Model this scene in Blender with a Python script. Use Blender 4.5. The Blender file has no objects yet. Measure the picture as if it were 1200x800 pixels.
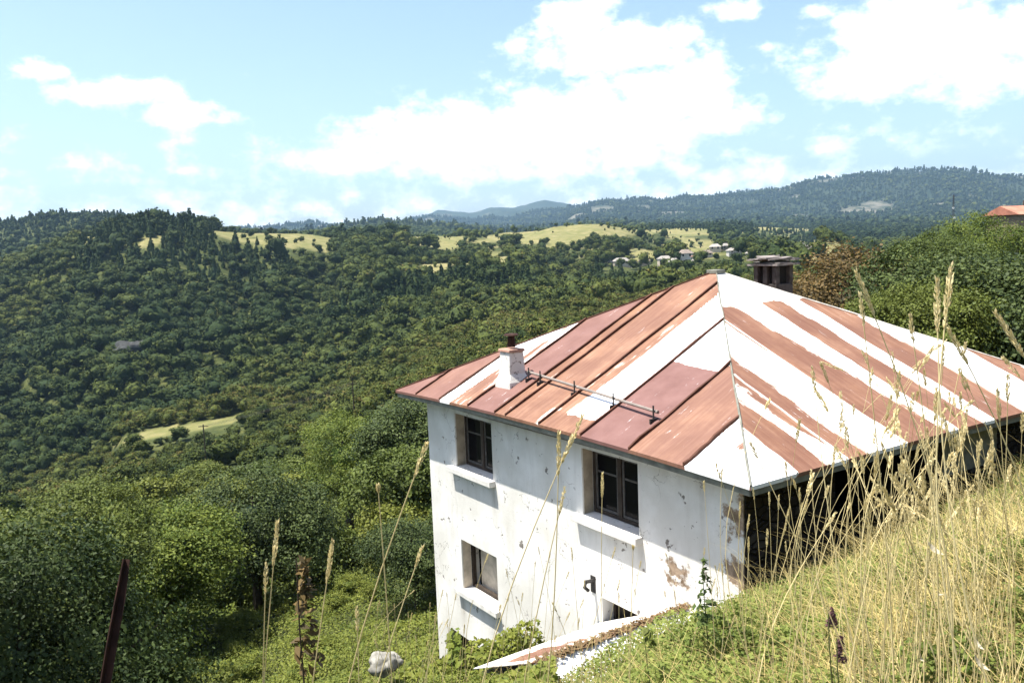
import bpy, math, random
import numpy as np
from mathutils import Matrix, Vector

rng = np.random.default_rng(7)
random.seed(7)
sc = bpy.context.scene
COL = sc.collection
R = math.radians

# ------------------------------------------------------------------ camera
FPX, PITCH, ROLL, TH = 1022.8, .1111, .0384, -.5776     # focal length is in 1200-pixel-wide units
cp, sp, cr, sr = math.cos(PITCH), math.sin(PITCH), math.cos(ROLL), math.sin(ROLL)
R0 = np.array([1, 0, 0.]); U0 = np.array([0, sp, cp]); FW = np.array([0, cp, -sp])
RT = cr*R0 - sr*U0; UP = sr*R0 + cr*U0
cam = bpy.data.cameras.new('camera'); cam_o = bpy.data.objects.new('camera', cam); COL.objects.link(cam_o)
cam.sensor_width = 36; cam.lens = FPX/1200*36; cam.clip_start = .05; cam.clip_end = 40000
cam_o.matrix_world = Matrix(((RT[0], UP[0], -FW[0], 0), (RT[1], UP[1], -FW[1], 0), (RT[2], UP[2], -FW[2], 0), (0, 0, 0, 1)))
sc.camera = cam_o

# ------------------------------------------------------------------ sky, sun, exposure
SUN_EL, SUN_AZ = R(70), R(-94)      # azimuth clockwise from +Y
CLOUDS = [  # azimuth, elevation, half widths (degrees), strength
    (6.9, 11.9, 5.6, 1.7, 1.0), (5.0, 13.4, 2.6, 1.9, .9), (10.2, 11.2, 2.2, .9, .8),
    (-2.5, 6.6, 8.0, 2.5, 1.0), (5.0, 6.9, 8.5, 3.0, 1.1), (10.8, 8.8, 4.2, 2.4, 1.0), (13.6, 7.2, 2.8, 1.2, .8), (-10.5, 5.6, 5, .9, .75), (1, 4.6, 7, .7, .6), (-8.5, 6.6, 3.2, 1.0, .7),
    (25.0, 10.4, 5.6, 2.9, 1.1), (21.6, 9.2, 3.2, 1.7, .8), (29.5, 9.4, 4.0, 2.4, 1.1), (36.0, 9.5, 5.0, 2.2, 1.0),
    (14.8, 13.5, 1.9, .6, .75), (21.6, 15.2, 1.8, .8, .9), (11.6, 12.4, 1.3, .8, .6), (16.4, 11.2, .8, .4, .5), (19.6, 12.8, 1.2, .4, .5),
    (-23.5, 9.6, 3.6, .8, .8), (-19.5, 8.4, 2.8, .8, .8), (-27.0, 10.5, 2.0, .6, .6), (-19.8, 5.2, 1.6, .4, .5), (-12.5, 5.2, 2.2, .5, .5),
    (-20, 2.0, 24, 3.0, .26), (16, 3.2, 15, 2.2, .34), (-60, 14, 14, 5, 1.0), (60, 16, 16, 6, 1.0), (110, 20, 18, 6, 1.0), (170, 18, 20, 7, 1.0), (-130, 16, 16, 6, 1.0),
]
world = bpy.data.worlds.new('World'); sc.world = world; world.use_nodes = True
nt = world.node_tree; nt.nodes.clear()
def N(t, **kw):
    n = nt.nodes.new(t)
    for k, v in kw.items(): setattr(n, k, v)
    return n
def math_(op, a, b=None, c=None, clamp=False):
    n = N('ShaderNodeMath', operation=op, use_clamp=clamp)
    for i, v in enumerate((a, b, c)):
        if v is None: continue
        if isinstance(v, (int, float)): n.inputs[i].default_value = v
        else: nt.links.new(v, n.inputs[i])
    return n.outputs[0]
sky = N('ShaderNodeTexSky', sky_type='NISHITA', sun_disc=False, sun_elevation=SUN_EL, sun_rotation=SUN_AZ)
sky.altitude = 700; sky.air_density = 1.0; sky.dust_density = 3.2; sky.ozone_density = 1.4
tc = N('ShaderNodeTexCoord'); sx = N('ShaderNodeSeparateXYZ'); nt.links.new(tc.outputs['Generated'], sx.inputs[0])
az = math_('MULTIPLY', math_('ARCTAN2', sx.outputs[0], sx.outputs[1]), 57.29578)
el = math_('MULTIPLY', math_('ARCSINE', sx.outputs[2]), 57.29578)
cb = N('ShaderNodeCombineXYZ'); nt.links.new(az, cb.inputs[0]); nt.links.new(math_('MULTIPLY', el, 1.5), cb.inputs[1])
def noise(scale, detail, rough):
    n = N('ShaderNodeTexNoise'); n.inputs['Scale'].default_value = scale; n.inputs['Detail'].default_value = detail
    n.inputs['Roughness'].default_value = rough; nt.links.new(cb.outputs[0], n.inputs['Vector']); return n.outputs['Fac']
field = None
for (a0, e0, wa, we, st) in CLOUDS:
    dx = math_('MULTIPLY', math_('SUBTRACT', az, a0), 1/wa); dy = math_('MULTIPLY', math_('SUBTRACT', el, e0), 1/we)
    d2 = math_('ADD', math_('MULTIPLY', dx, dx), math_('MULTIPLY', dy, dy))
    f = math_('MULTIPLY', math_('SUBTRACT', 1.25, math_('SQRT', d2)), st)
    field = f if field is None else math_('MAXIMUM', field, f)
n1 = math_('SUBTRACT', noise(.42, 9, .62), .5)
fld = math_('MULTIPLY_ADD', n1, 2.6, math_('MINIMUM', field, .75))
mask = N('ShaderNodeMapRange', interpolation_type='SMOOTHSTEP'); mask.inputs['From Min'].default_value = -.05; mask.inputs['From Max'].default_value = .95
nt.links.new(fld, mask.inputs['Value'])
# white haze towards the horizon is the sky texture's plus faint veils added as clouds; clouds are lit water vapour
CLOUD_L = 9.
mix = N('ShaderNodeMix', data_type='RGBA'); nt.links.new(math_('MULTIPLY', mask.outputs[0], .92), mix.inputs['Factor'])
nt.links.new(sky.outputs[0], mix.inputs['A']); mix.inputs['B'].default_value = (CLOUD_L, CLOUD_L, CLOUD_L*1.02, 1)
bg = N('ShaderNodeBackground'); bg.inputs['Strength'].default_value = .105
nt.links.new(mix.outputs['Result'], bg.inputs['Color'])
out = N('ShaderNodeOutputWorld'); nt.links.new(bg.outputs[0], out.inputs[0])

sun = bpy.data.lights.new('sun', 'SUN'); sun.energy = 5.0; sun.angle = R(.53); sun.color = (1, .96, .88)
sun_o = bpy.data.objects.new('sun', sun); COL.objects.link(sun_o)
sdir = Vector((math.sin(SUN_AZ)*math.cos(SUN_EL), math.cos(SUN_AZ)*math.cos(SUN_EL), math.sin(SUN_EL)))
sun_o.rotation_euler = sdir.to_track_quat('Z', 'Y').to_euler()

vs = sc.view_settings
vs.view_transform = 'Standard'; vs.look = 'None'; vs.gamma = 1; vs.use_curve_mapping = False; vs.exposure = 1.3
sc.render.engine = 'CYCLES'
cy = sc.cycles
cy.use_denoising = True; cy.denoiser = 'OPENIMAGEDENOISE'; cy.use_adaptive_sampling = True; cy.adaptive_threshold = .02
cy.max_bounces = 5; cy.diffuse_bounces = 2; cy.glossy_bounces = 2; cy.transmission_bounces = 2; cy.volume_bounces = 0; cy.transparent_max_bounces = 4
cy.caustics_reflective = False; cy.caustics_refractive = False

# ------------------------------------------------------------------ helpers
def ray(px, py): return FW + RT*(px-600)/FPX + UP*(400-py)/FPX
def proj(P):
    P = np.asarray(P, float); y = P @ FW
    y = np.where(y > 1e-3, y, 1e-3)
    return 600 + FPX*(P @ RT)/y, 400 - FPX*(P @ UP)/y
def azpx(px):                                   # azimuth of a column at the horizon
    d = ray(px, 290); return math.atan2(d[0], d[1])
def tan_el(a, py):                              # tangent of elevation where azimuth a meets picture row py
    lo, hi = -1.2, 1.2
    for _ in range(40):
        m = (lo+hi)/2
        y = proj(np.array([math.sin(a), math.cos(a), m]))[1]
        if y > py: lo = m
        else: hi = m
    return lo
def smooth(e0, e1, x):
    t = np.clip((x-e0)/(e1-e0), 0, 1); return t*t*(3-2*t)
def link(o, parent=None):
    COL.objects.link(o)
    if parent is not None: o.parent = parent
    return o
def tag(o, label=None, cat=None, group=None, kind=None):
    if label: o['label'] = label
    if cat: o['category'] = cat
    if group: o['group'] = group
    if kind: o['kind'] = kind
    return o
def empty(name, loc, label, cat, group=None, rz=0):
    o = bpy.data.objects.new(name, None); o.empty_display_size = .2
    o.location = loc; o.rotation_euler = (0, 0, rz); link(o); return tag(o, label, cat, group)
def mesh_np(name, verts, faces, mat, k=None, tint=None, smooth_=False):
    """verts (n,3); faces (m,k) array of equal polygons"""
    me = bpy.data.meshes.new(name)
    verts = np.asarray(verts, np.float32); faces = np.asarray(faces, np.int32)
    m, k = faces.shape
    me.vertices.add(len(verts)); me.vertices.foreach_set('co', verts.ravel())
    me.loops.add(m*k); me.loops.foreach_set('vertex_index', faces.ravel())
    me.polygons.add(m); me.polygons.foreach_set('loop_start', np.arange(0, m*k, k, dtype=np.int32))
    me.polygons.foreach_set('loop_total', np.full(m, k, np.int32))
    if smooth_: me.polygons.foreach_set('use_smooth', np.ones(m, bool))
    if tint is not None:
        a = me.attributes.new('tint', 'FLOAT', 'POINT'); a.data.foreach_set('value', np.asarray(tint, np.float32))
    me.update(); me.validate()
    if mat: me.materials.append(mat)
    return me
class MB:
    """collects shapes, builds one mesh object"""
    def __init__(s): s.v = []; s.f = []
    def add(s, V, F):
        b = len(s.v); s.v += [tuple(map(float, p)) for p in V]; s.f += [tuple(b+i for i in q) for q in F]; return s
    def hexa(s, P):            # 8 points: bottom ring then top ring
        return s.add(P, [(3, 2, 1, 0), (4, 5, 6, 7), (0, 1, 5, 4), (1, 2, 6, 5), (2, 3, 7, 6), (3, 0, 4, 7)])
    def box(s, x0, y0, z0, x1, y1, z1):
        x0, x1 = sorted((x0, x1)); y0, y1 = sorted((y0, y1)); z0, z1 = sorted((z0, z1))
        return s.hexa([(x0, y0, z0), (x1, y0, z0), (x1, y1, z0), (x0, y1, z0), (x0, y0, z1), (x1, y0, z1), (x1, y1, z1), (x0, y1, z1)])
    def tube(s, pts, rad, n=6, cap=True):
        pts = [np.asarray(p, float) for p in pts]; rings = []
        for i, p in enumerate(pts):
            t = pts[min(i+1, len(pts)-1)] - pts[max(i-1, 0)]; t = t/(np.linalg.norm(t)+1e-9)
            a = np.cross(t, (0, 0, 1.) if abs(t[2]) < .9 else (1., 0, 0)); a /= np.linalg.norm(a); b = np.cross(t, a)
            r = rad[i] if hasattr(rad, '__len__') else rad
            rings.append([p + r*(math.cos(2*math.pi*j/n)*a + math.sin(2*math.pi*j/n)*b) for j in range(n)])
        V = [q for rg in rings for q in rg]; F = []
        for i in range(len(pts)-1):
            for j in range(n):
                k = (j+1) % n; F.append((i*n+j, i*n+k, (i+1)*n+k, (i+1)*n+j))
        if cap: F += [tuple(range(n-1, -1, -1)), tuple(range((len(pts)-1)*n, len(pts)*n))]
        return s.add(V, F)
    def build(s, name, mat, parent=None, bevel=0, smooth_=False):
        me = bpy.data.meshes.new(name); me.from_pydata(s.v, [], s.f); me.update()
        if mat: me.materials.append(mat)
        if smooth_:
            for p in me.polygons: p.use_smooth = True
        o = link(bpy.data.objects.new(name, me), parent)
        if bevel:
            b = o.modifiers.new('bevel', 'BEVEL'); b.width = bevel; b.segments = 2
        return o

# ------------------------------------------------------------------ materials
def material(name, rough=.8, spec=.3):
    m = bpy.data.materials.new(name); m.use_nodes = True
    t = m.node_tree; b = t.nodes['Principled BSDF']; b.inputs['Roughness'].default_value = rough; b.inputs['Specular IOR Level'].default_value = spec
    return m, t, b
def nd(t, typ, ins=None, **kw):
    n = t.nodes.new(typ)
    for k, v in kw.items(): setattr(n, k, v)
    for k, v in (ins or {}).items():
        if hasattr(v, 'is_linked') or isinstance(v, bpy.types.NodeSocket): t.links.new(v, n.inputs[k])
        else: n.inputs[k].default_value = v
    return n
def tnoise(t, scale, detail=4, rough=.6, vec=None, coord='Object'):
    if vec is None: vec = nd(t, 'ShaderNodeTexCoord').outputs[coord]
    return nd(t, 'ShaderNodeTexNoise', {'Vector': vec, 'Scale': scale, 'Detail': detail, 'Roughness': rough}).outputs['Fac']
def ramp(t, fac, stops):
    n = nd(t, 'ShaderNodeValToRGB', {'Fac': fac}); e = n.color_ramp.elements
    while len(e) < len(stops): e.new(.5)
    for i, (p, c) in enumerate(stops): e[i].position = p; e[i].color = (c[0], c[1], c[2], 1)
    return n.outputs['Color']
def mixc(t, fac, a, b):
    n = nd(t, 'ShaderNodeMix', data_type='RGBA')
    for s_, v in (('Factor', fac), ('A', a), ('B', b)):
        if isinstance(v, bpy.types.NodeSocket): t.links.new(v, n.inputs[s_])
        elif s_ == 'Factor': n.inputs[s_].default_value = v
        else: n.inputs[s_].default_value = (v[0], v[1], v[2], 1)
    return n.outputs['Result']
def mth(t, op, a, b=0., c=0.):
    return nd(t, 'ShaderNodeMath', {0: a, 1: b, 2: c}, operation=op).outputs[0]
def sstep(t, v, a, b):
    return nd(t, 'ShaderNodeMapRange', {'Value': v, 'From Min': a, 'From Max': b}, interpolation_type='SMOOTHSTEP').outputs[0]
def attr(t, name): return nd(t, 'ShaderNodeAttribute', attribute_name=name)
def bump(t, b, h, strength, dist=.02):
    n = nd(t, 'ShaderNodeBump', {'Height': h, 'Strength': strength, 'Distance': dist}); t.links.new(n.outputs[0], b.inputs['Normal'])
def flat(name, col, rough=.8, spec=.3, var=.25, scale=3., metal=0):
    m, t, b = material(name, rough, spec)
    n = tnoise(t, scale, 5)
    c0 = [c*(1-var) for c in col]; c1 = [min(1, c*(1+var)) for c in col]
    t.links.new(ramp(t, n, [(.3, c0), (.7, c1)]), b.inputs['Base Color']); b.inputs['Metallic'].default_value = metal
    return m

def leafmat(name, dark, light, alt=None, trans=.22, rough=.6, spec=.16, objvar=.5, mottle=False):
    m, t, b = material(name, rough, spec)
    tint = attr(t, 'tint').outputs['Fac']
    rnd = nd(t, 'ShaderNodeObjectInfo').outputs['Random']
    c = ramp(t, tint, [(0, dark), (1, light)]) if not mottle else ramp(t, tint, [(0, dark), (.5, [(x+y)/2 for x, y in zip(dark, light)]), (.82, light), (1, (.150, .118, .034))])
    if alt is not None:
        c = mixc(t, mth(t, 'MULTIPLY', rnd, objvar), c, mixc(t, tint, [x*.7 for x in alt], alt))
    if mottle:                                           # noise bump and random darker blotches in the leaf colour
        bump(t, b, tnoise(t, .9, 5, .7), .7, .8)
        c = mixc(t, sstep(t, tnoise(t, .9, 6, .7), .42, .62), mixc(t, .55, c, (.010, .018, .007)), c)
    t.links.new(c, b.inputs['Base Color'])
    tr = nd(t, 'ShaderNodeBsdfTranslucent'); t.links.new(c, tr.inputs['Color'])
    mx = nd(t, 'ShaderNodeMixShader', {0: trans}); t.links.new(b.outputs[0], mx.inputs[1]); t.links.new(tr.outputs[0], mx.inputs[2])
    t.links.new(mx.outputs[0], t.nodes['Material Output'].inputs['Surface'])
    return m
M = {}
M['leaf'] = leafmat('leaf_green', (.018, .038, .010), (.085, .120, .024), (.20, .21, .034), objvar=.8)
M['leaf_tip'] = leafmat('leaf_pale_tips', (.008, .020, .006), (.100, .130, .036), None, .2, .6, .16)
M['leaf_dark'] = leafmat('leaf_shade_tinted', (.012, .026, .008), (.060, .085, .022), None)  # shade of the lower left bush put into darker leaf colours
M['leaf_far'] = leafmat('leaf_wood', (.014, .032, .009), (.120, .138, .026), None, .08, .75, .1, .5, True)
M['leaf_brown'] = leafmat('leaf_bronze', (.045, .034, .012), (.175, .115, .040), None)
M['leaf_bright'] = leafmat('leaf_bright', (.065, .095, .016), (.21, .225, .04), None, .3)
M['leaf_under'] = leafmat('leaf_undergrowth', (.05, .085, .014), (.17, .20, .035), None, .3)
M['leaf_weed'] = leafmat('leaf_weed', (.055, .090, .018), (.22, .25, .055), None, .3)
M['straw'] = leafmat('straw', (.23, .175, .05), (.62, .49, .20), None, .3, .6, .3)
M['stalk'] = leafmat('stalk_straw', (.50, .39, .16), (.80, .68, .38), None, .2, .6, .3)
M['bark'] = flat('bark', (.055, .042, .03), .9, .1, .4, 6)
M['rusty_iron'] = flat('rusty_iron', (.03, .013, .009), .85, .2, .5, 9)
M['dark_wood'] = flat('weathered_wood', (.045, .034, .026), .85, .2, .4, 5)
M['grey_wood'] = flat('grey_wood', (.20, .19, .165), .85, .2, .3, 6)
M['concrete'] = flat('sill_render', (.62, .60, .56), .9, .2, .15, 5)
M['plaster_beige'] = flat('reveal_plaster', (.38, .32, .24), .9, .2, .3, 4)
M['interior'] = flat('dark_interior', (.02, .018, .016), .95, .1, .3, 2)
M['slate'] = flat('slate_slab', (.20, .175, .16), .9, .2, .35, 6)
M['soot'] = flat('sooty_brick', (.065, .056, .05), .95, .1, .5, 5)
M['rock'] = flat('pale_rock', (.13, .12, .10), .95, .1, .5, .8)
M['fieldstone'] = flat('weathered_fieldstone', (.21, .20, .175), .95, .1, .5, 7)
M['greyrock'] = flat('grey_rock', (.045, .046, .045), .95, .1, .5, .5)
M['iron'] = flat('dark_iron', (.03, .027, .025), .7, .4, .3, 8)
M['galv'] = flat('galvanised_pipe', (.20, .165, .14), .55, .5, .3, 6)
m, t, b = material('window_glass', .12, .04); b.inputs['Base Color'].default_value = (.006, .006, .007, 1); M['glass'] = m

# lime-washed plaster with chips and stains
m, t, b = material('limewash', .9, .2)
tcn = nd(t, 'ShaderNodeTexCoord').outputs['Object']
big = tnoise(t, .7, 5, .6, tcn); fine = tnoise(t, 14, 6, .65, tcn); chipn = tnoise(t, 3.6, 7, .62, tcn)
c = mixc(t, sstep(t, big, .35, .7), (.60, .58, .53), (.79, .775, .74))
c = mixc(t, mth(t, 'MULTIPLY', sstep(t, fine, .58, .72), .35), c, (.50, .49, .46))
sv = nd(t, 'ShaderNodeMapping', {'Vector': tcn, 'Scale': (2.6, 2.6, .45)}).outputs[0]
streak = tnoise(t, 1.3, 5, .6, sv)
c = mixc(t, mth(t, 'MULTIPLY', sstep(t, streak, .50, .74), .32), c, (.40, .36, .30))
chip = mth(t, 'MAXIMUM', sstep(t, chipn, .630, .650), mth(t, 'MULTIPLY', sstep(t, tnoise(t, 9, 4, .6, tcn), .69, .71), .8))
c = mixc(t, chip, c, ramp(t, fine, [(.35, (.10, .09, .08)), (.65, (.28, .25, .22))]))
stn = mth(t, 'MULTIPLY', attr(t, 'stain').outputs['Fac'], sstep(t, mth(t, 'ADD', mth(t, 'MULTIPLY', streak, .6), mth(t, 'MULTIPLY', big, .4)), .38, .62))
c = mixc(t, mth(t, 'MULTIPLY', stn, .7), c, (.33, .29, .23))
dv = nd(t, 'ShaderNodeVectorMath', {0: tcn, 1: nd(t, 'ShaderNodeTexNoise', {'Vector': tcn, 'Scale': 2.5, 'Detail': 5.}).outputs['Color']}, operation='ADD').outputs[0]
crk = nd(t, 'ShaderNodeTexVoronoi', {'Vector': dv, 'Scale': .75}, feature='DISTANCE_TO_EDGE').outputs['Distance']
crm = mth(t, 'MULTIPLY', sstep(t, crk, .006, .002), sstep(t, tnoise(t, .9, 2, .5, tcn), .48, .56))
c = mixc(t, mth(t, 'MULTIPLY', crm, .75), c, (.16, .14, .12))
damp = attr(t, 'damage').outputs['Fac']
dm = sstep(t, mth(t, 'ADD', damp, mth(t, 'MULTIPLY_ADD', tnoise(t, 5, 6, .65, tcn), 1.1, -.5)), .38, .5)
c = mixc(t, dm, c, ramp(t, tnoise(t, 7, 4, .6, tcn), [(.35, (.16, .11, .07)), (.65, (.36, .27, .19))]))
t.links.new(c, b.inputs['Base Color'])
bump(t, b, mth(t, 'SUBTRACT', mth(t, 'MULTIPLY', fine, .6), mth(t, 'ADD', mth(t, 'MULTIPLY', chip, .5), dm)), .5, .015); M['plaster'] = m

# rubble stone
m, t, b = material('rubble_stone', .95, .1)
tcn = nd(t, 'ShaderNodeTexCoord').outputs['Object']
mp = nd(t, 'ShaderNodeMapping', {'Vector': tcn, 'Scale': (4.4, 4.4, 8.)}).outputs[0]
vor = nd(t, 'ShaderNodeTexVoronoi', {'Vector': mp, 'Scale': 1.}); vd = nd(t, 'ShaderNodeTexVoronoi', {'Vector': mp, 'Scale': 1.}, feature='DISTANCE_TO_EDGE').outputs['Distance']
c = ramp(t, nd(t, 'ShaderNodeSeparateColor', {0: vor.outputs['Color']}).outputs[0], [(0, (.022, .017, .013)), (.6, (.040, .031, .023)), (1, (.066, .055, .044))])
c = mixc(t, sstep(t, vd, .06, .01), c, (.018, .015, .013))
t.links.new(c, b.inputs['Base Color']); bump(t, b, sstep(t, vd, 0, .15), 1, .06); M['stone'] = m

# painted sheet metal with rust (rust and hue fields come with the mesh)
def sheetmat(name, stretch):
    m, t, b = material(name, .5, .4)
    uv = nd(t, 'ShaderNodeTexCoord').outputs['UV']
    mp = nd(t, 'ShaderNodeMapping', {'Vector': uv, 'Scale': stretch}).outputs[0]
    n1 = tnoise(t, 1., 8, .68, mp); n2 = tnoise(t, 2.2, 5, .6, uv); n3 = tnoise(t, 1., 8, .72, nd(t, 'ShaderNodeMapping', {'Vector': uv, 'Scale': (14., .7, 1.)}).outputs[0])
    r = attr(t, 'rust').outputs['Fac']; h = attr(t, 'hue').outputs['Fac']
    v = mth(t, 'ADD', r, mth(t, 'ADD', mth(t, 'MULTIPLY_ADD', n1, 1.5, -.75), mth(t, 'MULTIPLY_ADD', n2, .5, -.25)))
    mk = sstep(t, v, .46, .56)
    orange = mixc(t, sstep(t, tnoise(t, .8, 6, .65, uv), .40, .66), ramp(t, n3, [(.25, (.105, .040, .018)), (.5, (.155, .070, .040)), (.75, (.24, .125, .078))]), ramp(t, n3, [(.25, (.18, .075, .028)), (.5, (.240, .122, .070)), (.75, (.36, .22, .14))]))
    mauve = ramp(t, n2, [(.25, (.110, .045, .036)), (.75, (.175, .088, .076))])
    rust = mixc(t, h, orange, mauve)
    edge = mth(t, 'SUBTRACT', sstep(t, v, .40, .49), mk)
    white = ramp(t, n2, [(.2, (.66, .66, .65)), (.7, (.80, .80, .80))])
    mk = mth(t, 'SUBTRACT', mk, mth(t, 'MULTIPLY', mk, mth(t, 'MULTIPLY', sstep(t, tnoise(t, 1.7, 9, .75, nd(t, 'ShaderNodeMapping', {'Vector': uv, 'Scale': (7., .8, 1.), 'Location': (3., 7., 0.)}).outputs[0]), .62, .68), .8)))
    dirt = sstep(t, n3, .60, .74)
    white = mixc(t, mth(t, 'MULTIPLY', dirt, .5), white, (.34, .30, .25))
    white = mixc(t, mth(t, 'MULTIPLY', edge, .6), white, (.52, .33, .14))
    t.links.new(mixc(t, mk, white, rust), b.inputs['Base Color'])
    t.links.new(mth(t, 'MULTIPLY_ADD', mk, .28, .42), b.inputs['Roughness'])
    bump(t, b, mth(t, 'ADD', mth(t, 'MULTIPLY', n2, .8), mth(t, 'MULTIPLY', mk, .15)), .35, .03)
    return m
M['sheet'] = sheetmat('rusty_painted_sheet', (5., .9, 1.))
M['seam'] = flat('rusted_seam_shadow', (.075, .032, .02), .8, .2, .4, 7)  # dark rust tone also paints the shadow gap along the seams
M['seam_pale'] = flat('painted_seam', (.62, .58, .52), .6, .4, .25, 5)
M['eave_board'] = flat('eave_board', (.17, .17, .14), .85, .2, .35, 5)

# ground
m, t, b = material('hillside_ground', .95, .1)
tcn = nd(t, 'ShaderNodeTexCoord').outputs['Object']
g1 = tnoise(t, .012, 6, .6, tcn); g2 = tnoise(t, .12, 6, .65, tcn); g3 = tnoise(t, 1.5, 6, .7, tcn)
wood = ramp(t, mth(t, 'ADD', mth(t, 'MULTIPLY', g2, .5), mth(t, 'MULTIPLY', tnoise(t, .6, 6, .75, tcn), .5)), [(.36, (.018, .026, .008)), (.5, (.042, .052, .015)), (.62, (.085, .088, .028))])
mead = ramp(t, mth(t, 'ADD', mth(t, 'MULTIPLY', g2, .6), mth(t, 'MULTIPLY', g1, .4)), [(.34, (.085, .10, .03)), (.48, (.145, .138, .052)), (.64, (.23, .195, .095))])
nearg = ramp(t, g3, [(.3, (.025, .03, .010)), (.55, (.055, .055, .022)), (.8, (.11, .095, .042))])
c = mixc(t, attr(t, 'meadow').outputs['Fac'], wood, mead)
c = mixc(t, attr(t, 'near').outputs['Fac'], c, nearg)
mtn = tnoise(t, .02, 6, .68, tcn)
mc = ramp(t, tnoise(t, .006, 6, .7, tcn), [(.35, (.012, .022, .012)), (.6, (.030, .040, .018))])
mc = mixc(t, mth(t, 'MULTIPLY', attr(t, 'bare').outputs['Fac'], sstep(t, mtn, .38, .55)), mc, (.13, .12, .09))
c = mixc(t, attr(t, 'mountain').outputs['Fac'], c, mc)
t.links.new(c, b.inputs['Base Color']); bump(t, b, g3, .6, .2); M['ground'] = m

# ------------------------------------------------------------------ terrain
PROF = {   # column of the photograph: (distance, row at which the hillside shows there)
 -300: [(60,690),(120,615),(200,585),(270,580),(320,560),(420,480),(520,400),(620,345),(720,314),(800,312),(900,322),(1300,290),(1600,266),(2000,300),(5000,300),(9000,292),(11000,292)],
 0:    [(60,690),(120,615),(190,575),(260,582),(310,560),(420,480),(520,400),(620,345),(720,312),(780,307),(900,322),(1300,280),(1500,258),(2000,290),(5000,290),(9000,286),(11000,286)],
 70:   [(60,686),(115,610),(185,555),(255,562),(305,540),(410,465),(510,388),(610,332),(700,290),(760,280),(880,300),(1300,270),(1500,246),(2000,285),(5000,288),(9000,285),(11000,285)],
 130:  [(60,680),(110,600),(180,533),(250,543),(300,517),(400,450),(500,380),(600,320),(680,278),(740,262),(850,277),(1300,264),(1500,248),(2000,280),(5000,285),(9000,284),(11000,284)],
 250:  [(60,670),(110,580),(180,507),(250,512),(300,494),(400,430),(500,365),(600,310),(680,272),(740,259),(850,277),(1500,270),(2000,280),(5000,283),(9000,282),(11000,282)],
 350:  [(60,645),(110,560),(180,482),(250,489),(310,472),(400,420),(500,362),(600,315),(680,287),(760,264),(900,282),(1500,275),(5000,280),(9000,280),(11000,280)],
 450:  [(60,620),(110,530),(180,442),(250,447),(320,420),(420,376),(520,337),(620,307),(720,288),(850,271),(1000,281),(2500,262),(3200,272),(5000,276),(9000,266),(11000,275)],
 520:  [(60,590),(110,490),(180,417),(250,417),(330,387),(450,347),(600,312),(750,292),(900,277),(1000,273),(1200,285),(2500,266),(3200,274),(5000,270),(9000,251),(11000,265)],
 600:  [(60,570),(110,465),(180,397),(250,394),(330,367),(450,337),(600,312),(800,287),(950,275),(1050,271),(1300,283),(2500,276),(4000,274),(5500,266),(9000,244),(11000,260)],
 650:  [(60,560),(110,450),(180,385),(250,380),(330,356),(450,332),(600,310),(800,287),(980,266),(1080,262),(1300,275),(2500,272),(4000,270),(5200,256),(9000,241),(11000,255)],
 700:  [(60,550),(110,435),(180,375),(250,368),(330,347),(450,327),(600,309),(800,287),(1000,263),(1100,257),(1300,270),(2500,268),(4000,264),(5000,244),(9000,243),(11000,255)],
 800:  [(60,530),(110,405),(180,348),(250,338),(350,325),(500,313),(700,303),(900,290),(1100,276),(1300,265),(1500,266),(2500,269),(4000,262),(5000,234),(6000,245),(11000,252)],
 900:  [(60,480),(110,385),(180,340),(250,326),(350,315),(500,307),(700,301),(900,292),(1100,283),(1400,271),(1700,264),(2500,270),(4000,255),(5000,222),(6000,240),(11000,250)],
 960:  [(60,455),(110,375),(180,336),(250,324),(350,313),(500,304),(700,298),(900,289),(1400,281),(2000,267),(3000,265),(4000,250),(5000,213),(6000,235),(11000,248)],
 1040: [(60,410),(110,362),(180,332),(250,322),(350,312),(500,304),(900,291),(1400,280),(2000,268),(3000,263),(4000,245),(5000,203),(6000,230),(11000,246)],
 1115: [(50,410),(80,360),(120,318),(160,306),(250,314),(500,302),(1000,286),(2000,268),(3000,260),(4000,240),(5000,201),(6000,228),(11000,244)],
 1200: [(50,410),(80,350),(120,306),(150,282),(180,274),(250,284),(500,290),(1000,283),(2000,268),(3000,260),(4000,245),(5000,216),(6000,214),(11000,242)],
 1500: [(50,400),(80,345),(120,304),(150,280),(180,272),(250,280),(500,285),(1000,280),(2000,262),(3000,255),(4000,235),(5000,205),(6000,215),(11000,235)],
}
colx = sorted(PROF)
cola = np.array([azpx(x) for x in colx])
ld_tab = np.linspace(math.log(20), math.log(11000), 260)
tab = []
for x, a in zip(colx, cola):
    pts = PROF[x]; ld = [math.log(d) for d, _ in pts]; te = [tan_el(a, y) for _, y in pts]
    te_i = np.interp(ld_tab, ld, te)
    k = np.exp(-np.linspace(-2, 2, 13)**2); k /= k.sum()
    te_s = np.convolve(np.pad(te_i, 6, mode='edge'), k, 'valid')
    tab.append(te_s)
tab = np.array(tab)
AZ = np.radians(np.arange(-60, 60.01, .5))
def catmull(a):
    out = np.empty((len(a), tab.shape[1]))
    for i, v in enumerate(a):
        j = int(np.clip(np.searchsorted(cola, v)-1, 0, len(cola)-2)); w = np.clip((v-cola[j])/(cola[j+1]-cola[j]), 0, 1)
        w = w*w*(3-2*w)*.5 + w*.5
        out[i] = tab[j]*(1-w) + tab[j+1]*w
    return out
TAB = catmull(AZ)
PKX = [480, 500, 515, 535, 552, 580, 602, 622, 640, 655, 672, 690, 720]; PKY = [266, 256, 249, 254, 256, 247, 250, 245, 239, 242, 247, 246, 250]
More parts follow.
